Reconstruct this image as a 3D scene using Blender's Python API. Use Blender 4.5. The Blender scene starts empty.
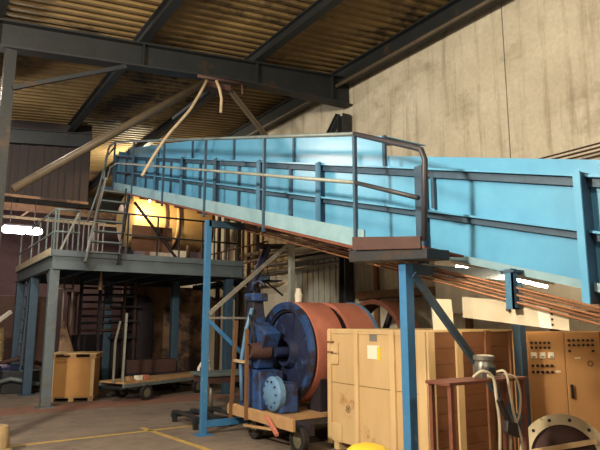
import bpy, bmesh, math, random
from mathutils import Vector, Matrix
random.seed(7)
PI = math.pi
scn = bpy.context.scene
C = scn.collection

# ------------------------------------------------------------------ camera
cam_d = bpy.data.cameras.new('camera')
cam_d.sensor_width = 36.0
cam_d.lens = 34.8
cam_d.clip_end = 200
cam = bpy.data.objects.new('camera', cam_d)
C.objects.link(cam)
cam.location = (0, 0, 1.6)
cam.rotation_euler = (math.radians(90) + math.atan(97 / 580), 0, -math.radians(33.2))
scn.camera = cam

# ------------------------------------------------------------------ world, lights, exposure
w = bpy.data.worlds.new('world')
scn.world = w
w.use_nodes = True
w.node_tree.nodes['Background'].inputs[0].default_value = (0.28, 0.25, 0.25, 1)
w.node_tree.nodes['Background'].inputs[1].default_value = 0.06
scn.view_settings.view_transform = 'Standard'
scn.view_settings.look = 'None'
scn.view_settings.gamma = 1
scn.view_settings.use_curve_mapping = False
scn.view_settings.exposure = 0.22

def lamp(name, loc, power, col, radius=0.2):
    d = bpy.data.lights.new(name, 'POINT')
    d.energy = power
    d.color = col
    d.shadow_soft_size = radius
    o = bpy.data.objects.new(name, d)
    o.location = loc
    C.objects.link(o)
    return o

LAMPS = {
    'main': ((-2.4, 3.6, 4.4), 2300, (1.0, 0.88, 0.68), 0.28),
    'middle': ((0.8, 3.6, 4.95), 330, (1.0, 0.86, 0.62), 0.2),
    'added_fill': ((1.0, -2.6, 4.6), 500, (1.0, 0.87, 0.68), 0.3),  # fill lamp added out of view behind the camera
    'aisle': ((0.5, 10.7, 5.45), 330, (1.0, 0.93, 0.82), 0.16),
    'far_bay': ((4.9, 16.1, 5.75), 260, (1.0, 0.88, 0.6), 0.1),
    'tank_bay': ((4.35, 13.1, 4.3), 110, (1.0, 0.66, 0.34), 0.06),
    'tube': ((2.55, 19.7, 4.25), 190, (1.0, 0.80, 0.82), 0.2),
}
for k, v in LAMPS.items():
    lamp('light_' + k, *v)

# ------------------------------------------------------------------ materials
def lin(c):
    return tuple((x / 255 / 12.92) if x / 255 <= 0.04045 else ((x / 255 + 0.055) / 1.055) ** 2.4 for x in c) + (1,)

def mat(name, c1, c2=None, rough=0.6, metal=0.0, scale=6.0, amt=0.5, bump=0.15, stretch=None, c3=None, c3amt=0.62, grain=None):
    m = bpy.data.materials.new(name)
    m.use_nodes = True
    nt = m.node_tree
    N, L = nt.nodes, nt.links
    b = N['Principled BSDF']
    b.inputs['Roughness'].default_value = rough
    b.inputs['Metallic'].default_value = metal
    tc = N.new('ShaderNodeTexCoord')
    mp = N.new('ShaderNodeMapping')
    L.new(tc.outputs['Object'], mp.inputs['Vector'])
    if stretch:
        mp.inputs['Scale'].default_value = stretch
    n1 = N.new('ShaderNodeTexNoise')
    n1.inputs['Scale'].default_value = scale
    n1.inputs['Detail'].default_value = 8
    n1.inputs['Roughness'].default_value = 0.65
    L.new(mp.outputs[0], n1.inputs['Vector'])
    r = N.new('ShaderNodeValToRGB')
    c2 = c2 or tuple(x * 0.72 for x in c1)
    r.color_ramp.elements[0].position = 0.5 - amt * 0.4
    r.color_ramp.elements[1].position = 0.5 + amt * 0.4
    r.color_ramp.elements[0].color = lin(c2)
    r.color_ramp.elements[1].color = lin(c1)
    L.new(n1.outputs['Fac'], r.inputs[0])
    out = r.outputs[0]
    if c3:
        n2 = N.new('ShaderNodeTexNoise')
        n2.inputs['Scale'].default_value = scale * 0.45
        n2.inputs['Detail'].default_value = 10
        n2.inputs['Roughness'].default_value = 0.7
        mp2 = N.new('ShaderNodeMapping')
        mp2.inputs['Location'].default_value = (3.1, 7.7, 1.3)
        L.new(tc.outputs['Object'], mp2.inputs['Vector'])
        L.new(mp2.outputs[0], n2.inputs['Vector'])
        r2 = N.new('ShaderNodeValToRGB')
        r2.color_ramp.elements[0].position = c3amt - 0.04
        r2.color_ramp.elements[1].position = c3amt + 0.04
        L.new(n2.outputs['Fac'], r2.inputs[0])
        mx = N.new('ShaderNodeMix')
        mx.data_type = 'RGBA'
        L.new(r2.outputs[0], mx.inputs[0])
        L.new(out, mx.inputs[6])
        mx.inputs[7].default_value = lin(c3)
        out = mx.outputs[2]
    L.new(out, b.inputs['Base Color'])
    if bump:
        bp = N.new('ShaderNodeBump')
        bp.inputs['Strength'].default_value = bump
        bp.inputs['Distance'].default_value = 0.02
        n3 = N.new('ShaderNodeTexNoise')
        n3.inputs['Scale'].default_value = scale * 4
        n3.inputs['Detail'].default_value = 6
        L.new(mp.outputs[0], n3.inputs['Vector'])
        L.new(n3.outputs['Fac'], bp.inputs['Height'])
        L.new(bp.outputs[0], b.inputs['Normal'])
    return m

def glow(name, col, s):
    m = bpy.data.materials.new(name)
    m.use_nodes = True
    b = m.node_tree.nodes['Principled BSDF']
    b.inputs['Base Color'].default_value = (0.9, 0.9, 0.9, 1)
    b.inputs['Emission Color'].default_value = col + (1,)
    b.inputs['Emission Strength'].default_value = s
    return m

M = dict(
    blue=mat('blue_panel_paint', (98, 164, 200), (78, 142, 182), 0.3, 0, 3.5, 0.9, 0.06, c3=(132, 140, 132), c3amt=0.70),
    blue_rib=mat('blue_frame_paint', (70, 120, 152), (50, 92, 124), 0.5, 0, 6, 0.8, 0.1, c3=(84, 68, 58), c3amt=0.66),
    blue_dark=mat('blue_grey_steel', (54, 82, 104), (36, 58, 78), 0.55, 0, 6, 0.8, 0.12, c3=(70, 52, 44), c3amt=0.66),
    pale=mat('pale_blue_kickplate', (132, 164, 176), (104, 138, 152), 0.55, 0, 5, 0.8, 0.1, c3=(104, 84, 66), c3amt=0.66),
    post=mat('bright_blue_post', (62, 122, 168), (48, 98, 144), 0.45, 0, 5, 0.8, 0.1, c3=(128, 150, 165), c3amt=0.66),
    rail=mat('weathered_rail_paint', (112, 124, 124), (78, 88, 92), 0.5, 0.1, 8, 0.8, 0.1),
    rail_dark=mat('dark_rail_paint', (58, 62, 70), (46, 36, 36), 0.5, 0.1, 8, 0.8, 0.1),
    deck=mat('deck_edge_paint', (104, 116, 122), (76, 88, 98), 0.6, 0, 4, 0.8, 0.12, c3=(96, 84, 68), c3amt=0.62),
    steel=mat('dark_steel_paint', (46, 50, 54), (30, 33, 38), 0.6, 0.2, 4, 0.8, 0.15, c3=(62, 46, 36), c3amt=0.6),
    roofsteel=mat('roof_steel_paint', (34, 38, 40), (22, 25, 28), 0.6, 0.1, 4, 0.8, 0.15, c3=(60, 46, 32), c3amt=0.62),
    roof=mat('corrugated_sheet', (142, 118, 74), (78, 60, 38), 0.7, 0.1, 1.2, 0.9, 0.1, c3=(52, 40, 28), c3amt=0.57),
    rust=mat('rusty_steel', (124, 70, 48), (78, 44, 34), 0.75, 0.1, 8, 0.9, 0.25),
    rustrod=mat('rust_orange_rod', (176, 122, 84), (116, 76, 52), 0.5, 0.3, 8, 0.9, 0.15),
    redband=mat('red_oxide_band', (202, 128, 106), (164, 94, 76), 0.55, 0.0, 5, 0.9, 0.12, c3=(96, 52, 42), c3amt=0.64),
    machblue=mat('machine_blue_paint', (48, 84, 140), (30, 52, 98), 0.5, 0.0, 7, 0.9, 0.25, c3=(40, 38, 50), c3amt=0.52),
    navy=mat('grimy_navy_paint', (34, 46, 84), (26, 26, 40), 0.5, 0.0, 5, 0.9, 0.15, c3=(60, 84, 120), c3amt=0.6),
    lightblue=mat('pale_machine_blue', (104, 142, 176), (72, 108, 148), 0.45, 0.0, 8, 0.9, 0.1),
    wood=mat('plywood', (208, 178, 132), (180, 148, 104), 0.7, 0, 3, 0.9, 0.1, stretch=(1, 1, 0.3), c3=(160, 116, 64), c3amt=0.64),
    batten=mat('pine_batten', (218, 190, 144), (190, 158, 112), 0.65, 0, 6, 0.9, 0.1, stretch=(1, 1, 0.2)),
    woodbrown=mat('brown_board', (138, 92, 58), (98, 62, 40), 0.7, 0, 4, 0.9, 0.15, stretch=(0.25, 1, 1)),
    pallet=mat('pallet_wood', (186, 150, 106), (138, 104, 70), 0.75, 0, 6, 0.9, 0.2),
    box=mat('packing_case_wood', (200, 152, 88), (172, 124, 68), 0.7, 0, 3, 0.9, 0.1),
    dark=mat('black_rubber', (34, 30, 30), (22, 20, 22), 0.8, 0, 8, 0.8, 0.2),
    wheelhub=mat('grey_wheel_hub', (128, 124, 100), (90, 88, 74), 0.6, 0.3, 8, 0.8, 0.1),
    void=mat('sooty_machine', (48, 40, 48), (28, 24, 32), 0.7, 0.2, 4, 0.9, 0.2),
    brown=mat('grimy_brown_steel', (86, 58, 50), (54, 38, 38), 0.7, 0.1, 4, 0.9, 0.2),
    tank=mat('cream_tank_shell', (216, 188, 134), (186, 156, 104), 0.5, 0.1, 2.5, 0.9, 0.05),
    ply=mat('rusty_sheet', (122, 84, 58), (88, 60, 44), 0.7, 0.0, 5, 0.9, 0.1),
    palerail=mat('pale_rail_paint', (150, 154, 146), (112, 118, 114), 0.5, 0.1, 8, 0.8, 0.08),
    hose=mat('pale_hose', (188, 168, 138), (150, 130, 104), 0.6, 0, 8, 0.7, 0.05),
    pipe=mat('galvanised_pipe', (150, 146, 138), (112, 108, 102), 0.45, 0.3, 6, 0.8, 0.08),
    brace=mat('tan_brace_paint', (92, 80, 64), (62, 52, 42), 0.6, 0.1, 6, 0.8, 0.12),
    cream=mat('cream_cabinet', (196, 148, 96), (178, 130, 82), 0.5, 0, 2, 0.9, 0.04),
    white=mat('white_sheet', (236, 232, 218), (216, 208, 190), 0.6, 0, 3, 0.8, 0.05),
    plate=mat('pale_plate', (206, 196, 172), (180, 164, 136), 0.55, 0, 3, 0.9, 0.08),
    black=mat('black_plastic', (36, 32, 30), (26, 24, 22), 0.45, 0, 6, 0.5, 0.03),
    ring=mat('cream_flange', (214, 200, 166), (176, 160, 124), 0.5, 0.2, 8, 0.9, 0.1, c3=(134, 92, 60), c3amt=0.66),
    motor=mat('grey_motor', (134, 132, 122), (94, 92, 86), 0.4, 0.5, 8, 0.8, 0.08),
    cable=mat('beige_cable', (196, 184, 158), (160, 148, 124), 0.55, 0, 10, 0.6, 0.03),
    yellow=mat('yellow_plastic', (236, 208, 72), (216, 184, 50), 0.5, 0, 4, 0.8, 0.05),
    shutter=mat('grey_shutter', (172, 174, 166), (134, 138, 134), 0.6, 0.1, 3, 0.9, 0.1),
    timber=mat('brown_timber', (120, 84, 52), (86, 58, 38), 0.75, 0, 5, 0.9, 0.15),
    block=mat('concrete_block', (176, 152, 110), (138, 116, 84), 0.85, 0, 6, 0.9, 0.3),
    backwall=mat('dark_back_wall', (96, 74, 74), (70, 54, 56), 0.85, 0, 1.5, 0.9, 0.15),
    partition=mat('stained_plaster', (150, 120, 92), (92, 70, 58), 0.9, 0, 2.2, 0.7, 0.25, c3=(60, 46, 44), c3amt=0.55),
    lampglow=glow('lamp_glow', (1.0, 0.86, 0.62), 12),
    tubeglow=glow('tube_glow', (1.0, 0.94, 0.92), 9),
)

# concrete wall: stained, streaked, board marks
def concrete(name, c1, c2, c3):
    m = bpy.data.materials.new(name)
    m.use_nodes = True
    N, L = m.node_tree.nodes, m.node_tree.links
    b = N['Principled BSDF']
    b.inputs['Roughness'].default_value = 0.9
    tc = N.new('ShaderNodeTexCoord')
    def noise(scale, st, det=8, loc=(0, 0, 0)):
        mp = N.new('ShaderNodeMapping')
        mp.inputs['Scale'].default_value = st
        mp.inputs['Location'].default_value = loc
        L.new(tc.outputs['Object'], mp.inputs[0])
        n = N.new('ShaderNodeTexNoise')
        n.inputs['Scale'].default_value = scale
        n.inputs['Detail'].default_value = det
        n.inputs['Roughness'].default_value = 0.68
        L.new(mp.outputs[0], n.inputs['Vector'])
        return n
    def ramp(n, a, bb, ca, cb):
        r = N.new('ShaderNodeValToRGB')
        r.color_ramp.elements[0].position = a
        r.color_ramp.elements[1].position = bb
        r.color_ramp.elements[0].color = ca
        r.color_ramp.elements[1].color = cb
        L.new(n.outputs['Fac'], r.inputs[0])
        return r
    base = ramp(noise(1.1, (1, 1, 1)), 0.3, 0.7, lin(c2), lin(c1))
    streak = ramp(noise(2.0, (1, 2.2, 0.16), 10, (4, 2, 0)), 0.52, 0.74, (0, 0, 0, 1), (1, 1, 1, 1))
    fine = ramp(noise(14, (1, 1, 1), 6), 0.35, 0.65, (0.86, 0.86, 0.86, 1), (1, 1, 1, 1))
    blot = ramp(noise(0.7, (1, 1, 1.6), 10, (9, 1, 3)), 0.56, 0.66, (0, 0, 0, 1), (0.55, 0.55, 0.55, 1))
    def mix(fac, a, bcol, mode='MIX'):
        x = N.new('ShaderNodeMix')
        x.data_type = 'RGBA'
        x.blend_type = mode
        if hasattr(fac, 'outputs'):
            L.new(fac.outputs[0], x.inputs[0])
        else:
            x.inputs[0].default_value = fac
        L.new(a, x.inputs[6])
        if isinstance(bcol, tuple):
            x.inputs[7].default_value = bcol
        else:
            L.new(bcol, x.inputs[7])
        return x.outputs[2]
    o = mix(streak, base.outputs[0], lin(c3))
    o = mix(blot, o, lin(c3))
    o = mix(1.0, o, fine.outputs[0], 'MULTIPLY')
    L.new(o, b.inputs['Base Color'])
    bp = N.new('ShaderNodeBump')
    bp.inputs['Strength'].default_value = 0.35
    bp.inputs['Distance'].default_value = 0.03
    L.new(noise(9, (1, 1, 1)).outputs['Fac'], bp.inputs['Height'])
    L.new(bp.outputs[0], b.inputs['Normal'])
    return m

M['concrete'] = concrete('concrete_wall', (208, 200, 182), (180, 170, 150), (140, 126, 106))
M['floor'] = concrete('factory_floor', (134, 118, 104), (104, 92, 82), (76, 66, 60))

# ------------------------------------------------------------------ mesh builder
class MB:
    def __init__(s):
        s.bm = bmesh.new()
    def box(s, a, b, bevel=0):
        x0, y0, z0 = [min(a[i], b[i]) for i in range(3)]
        x1, y1, z1 = [max(a[i], b[i]) for i in range(3)]
        v = [s.bm.verts.new(p) for p in ((x0,y0,z0),(x1,y0,z0),(x1,y1,z0),(x0,y1,z0),(x0,y0,z1),(x1,y0,z1),(x1,y1,z1),(x0,y1,z1))]
        for f in ((3,2,1,0),(4,5,6,7),(0,1,5,4),(1,2,6,5),(2,3,7,6),(3,0,4,7)):
            s.bm.faces.new([v[i] for i in f])
        return s
    def bar(s, p, q, w, h=None, up=(0, 0, 1)):
        """square bar from p to q, w wide sideways and h deep along up"""
        h = h or w
        p, q = Vector(p), Vector(q)
        d = (q - p).normalized()
        u = Vector(up)
        if abs(d.dot(u)) > 0.98:
            u = Vector((0, 1, 0)) if abs(d.y) < 0.9 else Vector((1, 0, 0))
        r = d.cross(u).normalized()
        u = r.cross(d).normalized()
        vs = []
        for e in (p, q):
            for a, b in ((-1,-1),(1,-1),(1,1),(-1,1)):
                vs.append(s.bm.verts.new(e + r * (a * w / 2) + u * (b * h / 2)))
        for f in ((0,1,2,3),(7,6,5,4),(4,5,1,0),(5,6,2,1),(6,7,3,2),(7,4,0,3)):
            s.bm.faces.new([vs[i] for i in f])
        return s
    def hex(s, pts):
        """eight corner points: bottom four then top four"""
        v = [s.bm.verts.new(p) for p in pts]
        for f in ((3,2,1,0),(4,5,6,7),(0,1,5,4),(1,2,6,5),(2,3,7,6),(3,0,4,7)):
            s.bm.faces.new([v[i] for i in f])
        return s
    def ibeam(s, p, q, w, h, t=0.02, up=(0, 0, 1)):
        p, q = Vector(p), Vector(q)
        d = (q - p).normalized()
        u = Vector(up)
        if abs(d.dot(u)) > 0.98:
            u = Vector((0, 1, 0))
        r = d.cross(u).normalized()
        u = r.cross(d).normalized()
        s.bar(p, q, t, h - 2 * t, up)
        s.bar(p + u * (h / 2 - t / 2), q + u * (h / 2 - t / 2), w, t, up)
        s.bar(p - u * (h / 2 - t / 2), q - u * (h / 2 - t / 2), w, t, up)
        return s
    def tube(s, pts, r, n=8, smooth=True):
        pts = [Vector(p) for p in pts]
        rings = []
        prev = None
        for i, p in enumerate(pts):
            d = (pts[min(i + 1, len(pts) - 1)] - pts[max(i - 1, 0)]).normalized()
            a = Vector((0, 0, 1)) if abs(d.z) < 0.95 else Vector((1, 0, 0))
            x = d.cross(a).normalized() if prev is None else (prev - d * prev.dot(d)).normalized()
            prev = x
            y = d.cross(x).normalized()
            rr = r[i] if isinstance(r, (list, tuple)) else r
            rings.append([s.bm.verts.new(p + x * rr * math.cos(2 * PI * k / n) + y * rr * math.sin(2 * PI * k / n)) for k in range(n)])
        for i in range(len(rings) - 1):
            for k in range(n):
                f = s.bm.faces.new((rings[i][k], rings[i][(k+1) % n], rings[i+1][(k+1) % n], rings[i+1][k]))
                f.smooth = smooth
        s.bm.faces.new(rings[0][::-1])
        s.bm.faces.new(rings[-1])
        return s
    def lathe(s, prof, c, axis, n=32, closed=False):
        """prof: list of (along axis, radius) about the point c"""
        ax = Vector(axis).normalized()
        a = Vector((0, 0, 1)) if abs(ax.z) < 0.9 else Vector((1, 0, 0))
        x = ax.cross(a).normalized()
        y = ax.cross(x).normalized()
        c = Vector(c)
        rings = []
        for t, r in prof:
            if r < 1e-5:
                rings.append([s.bm.verts.new(c + ax * t)])
            else:
                rings.append([s.bm.verts.new(c + ax * t + x * r * math.cos(2*PI*k/n) + y * r * math.sin(2*PI*k/n)) for k in range(n)])
        m = len(rings)
        for i in range(m if closed else m - 1):
            A, B = rings[i], rings[(i + 1) % m]
            for k in range(n):
                if len(A) == 1 and len(B) == 1:
                    continue
                if len(A) == 1:
                    f = s.bm.faces.new((A[0], B[(k+1) % n], B[k]))
                elif len(B) == 1:
                    f = s.bm.faces.new((A[k], A[(k+1) % n], B[0]))
                else:
                    f = s.bm.faces.new((A[k], A[(k+1) % n], B[(k+1) % n], B[k]))
        return s
    def build(s, name, m, parent=None, bevel=0, smooth=False):
        bmesh.ops.recalc_face_normals(s.bm, faces=s.bm.faces)
        if parent is not None:
            base = Vector(parent['_o'])
            bmesh.ops.translate(s.bm, verts=s.bm.verts, vec=-base)
        me = bpy.data.meshes.new(name)
        s.bm.to_mesh(me)
        s.bm.free()
        if smooth:
            for p in me.polygons:
                p.use_smooth = True
            me.set_sharp_from_angle(angle=math.radians(35))
        me.materials.append(M[m])
        o = bpy.data.objects.new(name, me)
        C.objects.link(o)
        if parent is not None:
            o.parent = parent
            o['_o'] = parent['_o']
        else:
            o['_o'] = (0.0, 0.0, 0.0)
        if bevel:
            b = o.modifiers.new('bevel', 'BEVEL')
            b.width = bevel
            b.segments = 2
            b.limit_method = 'ANGLE'
        return o

def thing(name, label, cat, loc, rotz=0, group=None):
    """an Empty at the base of a thing; its parts are given in world coordinates (rotz turns them about loc)"""
    o = bpy.data.objects.new(name, None)
    o.empty_display_size = 0.2
    o.location = loc
    o.rotation_euler = (0, 0, rotz)
    C.objects.link(o)
    o['_o'] = tuple(float(v) for v in loc)
    o['label'] = label
    o['category'] = cat
    if group:
        o['group'] = group
    return o

def tag(o, label, cat, group=None):
    o['label'] = label
    o['category'] = cat
    if group:
        o['group'] = group
    return o

def copy_tree(o, parent=None):
    c = o.copy()
    C.objects.link(c)
    if parent is not None:
        c.parent = parent
    for ch in list(o.children):
        copy_tree(ch, c)
    return c

def struct(name, mb, m, parent=None):
    o = mb.build(name, m, parent)
    if parent is None:
        o['kind'] = 'structure'
    return o

def H(y):
    return 1.22 + 0.257 * y           # height of the conveyor walkway, rising away from the camera

def RZ(x):
    return 6.72 - 0.1 * (7 - x)       # underside height of the roof

# ================================================================== THE SETTING
struct('floor', MB().box((-10, -4, -0.2), (7.3, 26, 0)), 'floor')
# yellow floor lines
g = MB()
for a, b in (((0.9, 8.68), (4.0, 8.84)), ((3.05, 9.1), (3.27, 6.9))):
    a, b = Vector(a + (0.003,)), Vector(b + (0.003,))
    g.bar(a, b, 0.08, 0.004)
M['line'] = mat('yellow_line_paint', (200, 166, 78), (130, 108, 70), 0.8, 0, 9, 0.7, 0.05)
o = g.build('floor_marking', 'line'); o['kind'] = 'structure'
M['redpatch'] = mat('worn_red_floor_paint', (140, 92, 76), (108, 86, 74), 0.85, 0, 3, 0.8, 0.05)
o = MB().box((0.2, 11.55, 0), (6.6, 12.5, 0.003)).build('floor_marking', 'redpatch'); o['kind'] = 'structure'

# right wall: cast concrete panels with a joint
wall = struct('wall_right', MB().box((7.06, -4, 0), (7.4, 26, 7.2)), 'concrete')
edges = [-4, 0.2, 5.13, 8.9, 13.6, 18.3, 23, 26]
for a, b in zip(edges, edges[1:]):
    MB().box((7.0, a + 0.008, 0.0), (7.07, b - 0.008, 6.72)).build('concrete_panel', 'concrete', wall, bevel=0.006)
struct('wall_back', MB().box((-10, 24, 0), (7.3, 24.3, 7)), 'backwall')
struct('wall_left', MB().box((-10.3, -4, 0), (-10, 26, 7)), 'backwall')
struct('wall_front', MB().box((-10, -4.3, 0), (7.3, -4, 7)), 'backwall')
o = struct('wall_partition', MB().box((4.9, 15.9, 0), (7.0, 16.1, 2.58)), 'partition')

M['bulk'] = mat('dark_cladding', (46, 36, 36), (32, 26, 27), 0.8, 0, 1.5, 0.9, 0.15)
bk = struct('wall_bulkhead', MB().hex([(-9.9, 14.2, 4.42), (3.2, 14.2, 4.42), (3.2, 14.26, 4.42), (-9.9, 14.26, 4.42), (-9.9, 14.2, RZ(-9.9)), (3.2, 14.2, RZ(3.2)), (3.2, 14.26, RZ(3.2)), (-9.9, 14.26, RZ(-9.9))]), 'bulk')
for k in range(20):
    x = 3.18 - 0.34 * k
    MB().hex([(x - 0.17, 14.17, 4.42), (x, 14.17, 4.42), (x, 14.2, 4.42), (x - 0.17, 14.2, 4.42), (x - 0.17, 14.17, RZ(x) - 0.4), (x, 14.17, RZ(x) - 0.4), (x, 14.2, RZ(x) - 0.4), (x - 0.17, 14.2, RZ(x) - 0.4)]).build('cladding_rib', 'bulk', bk)
t = thing('bulkhead_beam', 'bluish dark beam along the top of the dark bulkhead at left', 'beam', (0, 14.1, 5.8))
MB().ibeam((-9.8, 14.08, RZ(-9.8) - 0.42), (3.2, 14.08, RZ(3.2) - 0.42), 0.14, 0.34, 0.02).build('beam', 'steel', t)
t = thing('bulkhead_rail', 'tan horizontal angle along the bottom of the dark bulkhead', 'rail', (0, 14.1, 4.42))
MB().box((-9.8, 14.1, 4.36), (3.2, 14.2, 4.42)).build('angle', 'partition', t)
# corrugated roof
bm = bmesh.new()
pitch, amp = 0.2, 0.022
prof = []
y = -4.0
while y < 25:
    for dy, dz in ((0, 0), (0.07, 0), (0.1, 1), (0.17, 1)):
        prof.append((y + dy, dz * amp * 2))
    y += pitch
for x0, x1 in ((-10, -4.2), (-4.2, 1.5), (1.5, 7.2)):
    row = [[bm.verts.new((x, yy, RZ(x) + zz)) for yy, zz in prof] for x in (x0, x1)]
    for i in range(len(prof) - 1):
        bm.faces.new((row[0][i], row[1][i], row[1][i+1], row[0][i+1]))
ext = bmesh.ops.extrude_face_region(bm, geom=bm.faces[:])
bmesh.ops.translate(bm, verts=[v for v in ext['geom'] if isinstance(v, bmesh.types.BMVert)], vec=(0, 0, 0.02))
g = MB(); g.bm.free(); g.bm = bm
struct('ceiling', g, 'roof')

# purlins along the building and the eave beam on the wall
for i, x in enumerate((4.8, 2.7, 0.6, -1.5, -3.6, -5.7, -7.8)):
    where = {4.8: 'dark roof purlin above the conveyor, rightmost before the wall beam', 2.7: 'dark roof purlin crossing the big beam near its middle',
             0.6: 'dark roof purlin above the left column', -1.5: 'first dark roof purlin left of the left column', -3.6: 'second dark roof purlin left of the left column', -5.7: 'third dark roof purlin left of the left column', -7.8: 'farthest dark roof purlin left of the left column'}[x]
    o = MB().ibeam((x, -4, RZ(x) - 0.11), (x, 24, RZ(x) - 0.11), 0.14, 0.2, 0.02).build('roof_purlin', 'roofsteel')
    tag(o, where, 'purlin', 'roof purlins')
t = thing('eave_beam', 'dark steel beam running along the top of the concrete wall', 'beam', (6.85, 0, 6.4))
MB().ibeam((6.78, -4, 6.48), (6.78, 24, 6.48), 0.22, 0.32, 0.025).build('beam', 'roofsteel', t)
MB().tube([(6.62, -4, 6.25), (6.62, 24, 6.25)], 0.035).build('conduit', 'brace', t)

# the big rafter with haunch and web stiffeners
def rafter(Y, label, x0=-10, x1=6.97):
    t = thing('roof_beam', label, 'beam', (0, Y, 5.5))
    def zt(x): return RZ(x) - 0.22
    def zb(x): return zt(x) - (0.42 + max(0, (x - 4.6)) * 0.075 if x > 4.6 else 0.42)
    def seg(a, b, f0, f1, hw, mbx):
        mbx.hex([(a, Y-hw, f0(a)), (b, Y-hw, f0(b)), (b, Y+hw, f0(b)), (a, Y+hw, f0(a)),
                 (a, Y-hw, f1(a)), (b, Y-hw, f1(b)), (b, Y+hw, f1(b)), (a, Y+hw, f1(a))])
    wmb, fmb, gmb = MB(), MB(), MB()
    for a, b in ((x0, 4.6), (4.6, x1)):
        seg(a, b, lambda x: zb(x) + 0.03, lambda x: zt(x) - 0.03, 0.012, wmb)
        seg(a, b, lambda x: zt(x) - 0.03, zt, 0.12, fmb)
        seg(a, b, zb, lambda x: zb(x) + 0.03, 0.12, gmb)
    wmb.build('web', 'roofsteel', t)
    fmb.build('flange', 'roofsteel', t)
    gmb.build('flange', 'steel', t)
    for x in (-7.8, -5.7, -3.6, -1.5, 0.6, 2.7, 4.8, 6.5):
        MB().box((x - 0.01, Y - 0.11, zb(x) + 0.02), (x + 0.01, Y + 0.11, zt(x) - 0.02)).build('stiffener', 'roofsteel', t)
    return t
rafter(8.84, 'large dark steel roof beam crossing above the conveyor to the wall')
rafter(22.6, 'dark steel roof beam deep in the hall behind the conveyor end')

def column(x, y, h, label, m='steel', w=0.2, base=True):
    t = thing('steel_column', label, 'column', (x, y, 0))
    MB().box((x-0.01, y-w/2+0.02, 0.0), (x+0.01, y+w/2-0.02, h)).build('web', m, t)
    for s in (-1, 1):
        MB().box((x-w/2, y+s*(w/2-0.01)-0.01, 0), (x+w/2, y+s*(w/2-0.01)+0.01, h)).build('flange', m, t)
    MB().box((x-w*0.75, y-w*0.75, 0), (x+w*0.75, y+w*0.75, 0.03)).build('base_plate', m, t)
    return t
column(0.80, 8.84, 5.45, 'dark roof column at the left edge under the big roof beam', 'roofsteel', 0.15)
column(6.84, 8.84, 5.7, 'dark roof column against the concrete wall under the roof beam', 'steel', 0.2)
column(6.84, 22.6, 5.7, 'dark wall column far behind the conveyor', 'steel', 0.22)
column(0.78, 22.6, 5.3, 'dark column far back on the left', 'steel', 0.22)

tag(MB().tube([(0.96, 8.7, 3.4), (3.75, 8.7, 5.62)], 0.062, 10).build('knee_brace', 'brace'), 'long tan tubular brace rising from left column to roof beam', 'brace')
tag(MB().bar((0.85, 8.72, 4.86), (2.42, 8.72, 5.58), 0.06, 0.06).build('knee_brace', 'steel'), 'thin blue-green angle brace above the long tan brace', 'brace')
tag(MB().ibeam((6.84, 9.0, 5.75), (6.84, 10.2, 4.6), 0.12, 0.12, 0.015).build('wall_brace', 'steel'), 'short dark brace leaning from wall column top along the wall', 'brace')
t = thing('conveyor_hanger', 'pair of brown hanger bars from roof beam down to the conveyor hood', 'hanger', (4.15, 8.84, 5.7))
for d in (0, 0.09):
    MB().bar((4.15 + d, 8.8, 5.72), (5.0 + d, 8.8, 4.9), 0.035, 0.035).build('bar', 'brace', t)
MB().bar((4.1, 8.8, 5.75), (3.55, 9.6, 5.2), 0.05, 0.05).build('bar', 'steel', t)
MB().box((3.75, 8.7, 5.58), (4.25, 8.96, 5.68)).build('clamp_plate', 'brown', t, bevel=0.005)
tag(MB().tube([(3.75, 8.6, 5.62), (3.64, 8.6, 5.38), (3.49, 8.6, 5.08), (3.41, 8.6, 4.96), (3.28, 8.6, 4.78), (3.16, 8.6, 4.62), (3.05, 8.6, 4.45), (2.9, 8.6, 4.18), (2.72, 8.6, 3.82)], 0.024).build('air_hose', 'hose'), 'long pale hose hanging bent from roof beam past the conveyor rail', 'hose')
tag(MB().tube([(3.92, 8.6, 5.66), (3.99, 8.6, 5.52), (4.03, 8.6, 5.35), (4.02, 8.6, 5.1)], 0.026).build('air_hose', 'hose'), 'short pale hose end dangling from the middle of roof beam', 'hose')
t = thing('pipe_bracket', 'rusty bracket with pipe stub under the roof beam', 'bracket', (4.3, 8.7, 5.7))
MB().tube([(3.62, 8.68, 5.7), (4.5, 8.68, 5.76)], 0.03).build('pipe', 'brown', t)
MB().tube([(4.45, 8.68, 5.76), (4.47, 8.68, 5.55)], 0.022).build('stub', 'brown', t)

# timber rails on the wall beneath the conveyor
t = thing('wall_rail', 'brown timber rail and posts fixed to the wall behind the crate', 'rail', (6.95, 6, 1.9))
MB().box((6.86, 3.6, 2.02), (7.0, 8.6, 2.16)).build('rail', 'timber', t, bevel=0.008)
for y in (8.1, 7.45, 6.0, 4.6):
    MB().box((6.93, y - 0.05, 0.0), (7.0, y + 0.05, 2.95)).build('post', 'timber', t, bevel=0.006)
# grey shutter with ribs
t = thing('roller_shutter', 'grey ribbed metal shutter on the wall behind the red drum', 'shutter', (6.95, 9.9, 0))
MB().box((6.93, 9.0, 0), (6.99, 11.05, 3.05)).build('frame', 'steel', t)
for k in range(10):
    y = 9.05 + k * 0.2
    MB().box((6.89, y, 0.05), (6.94, y + 0.17, 2.98)).build('shutter_slat', 'shutter', t, bevel=0.01)
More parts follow.
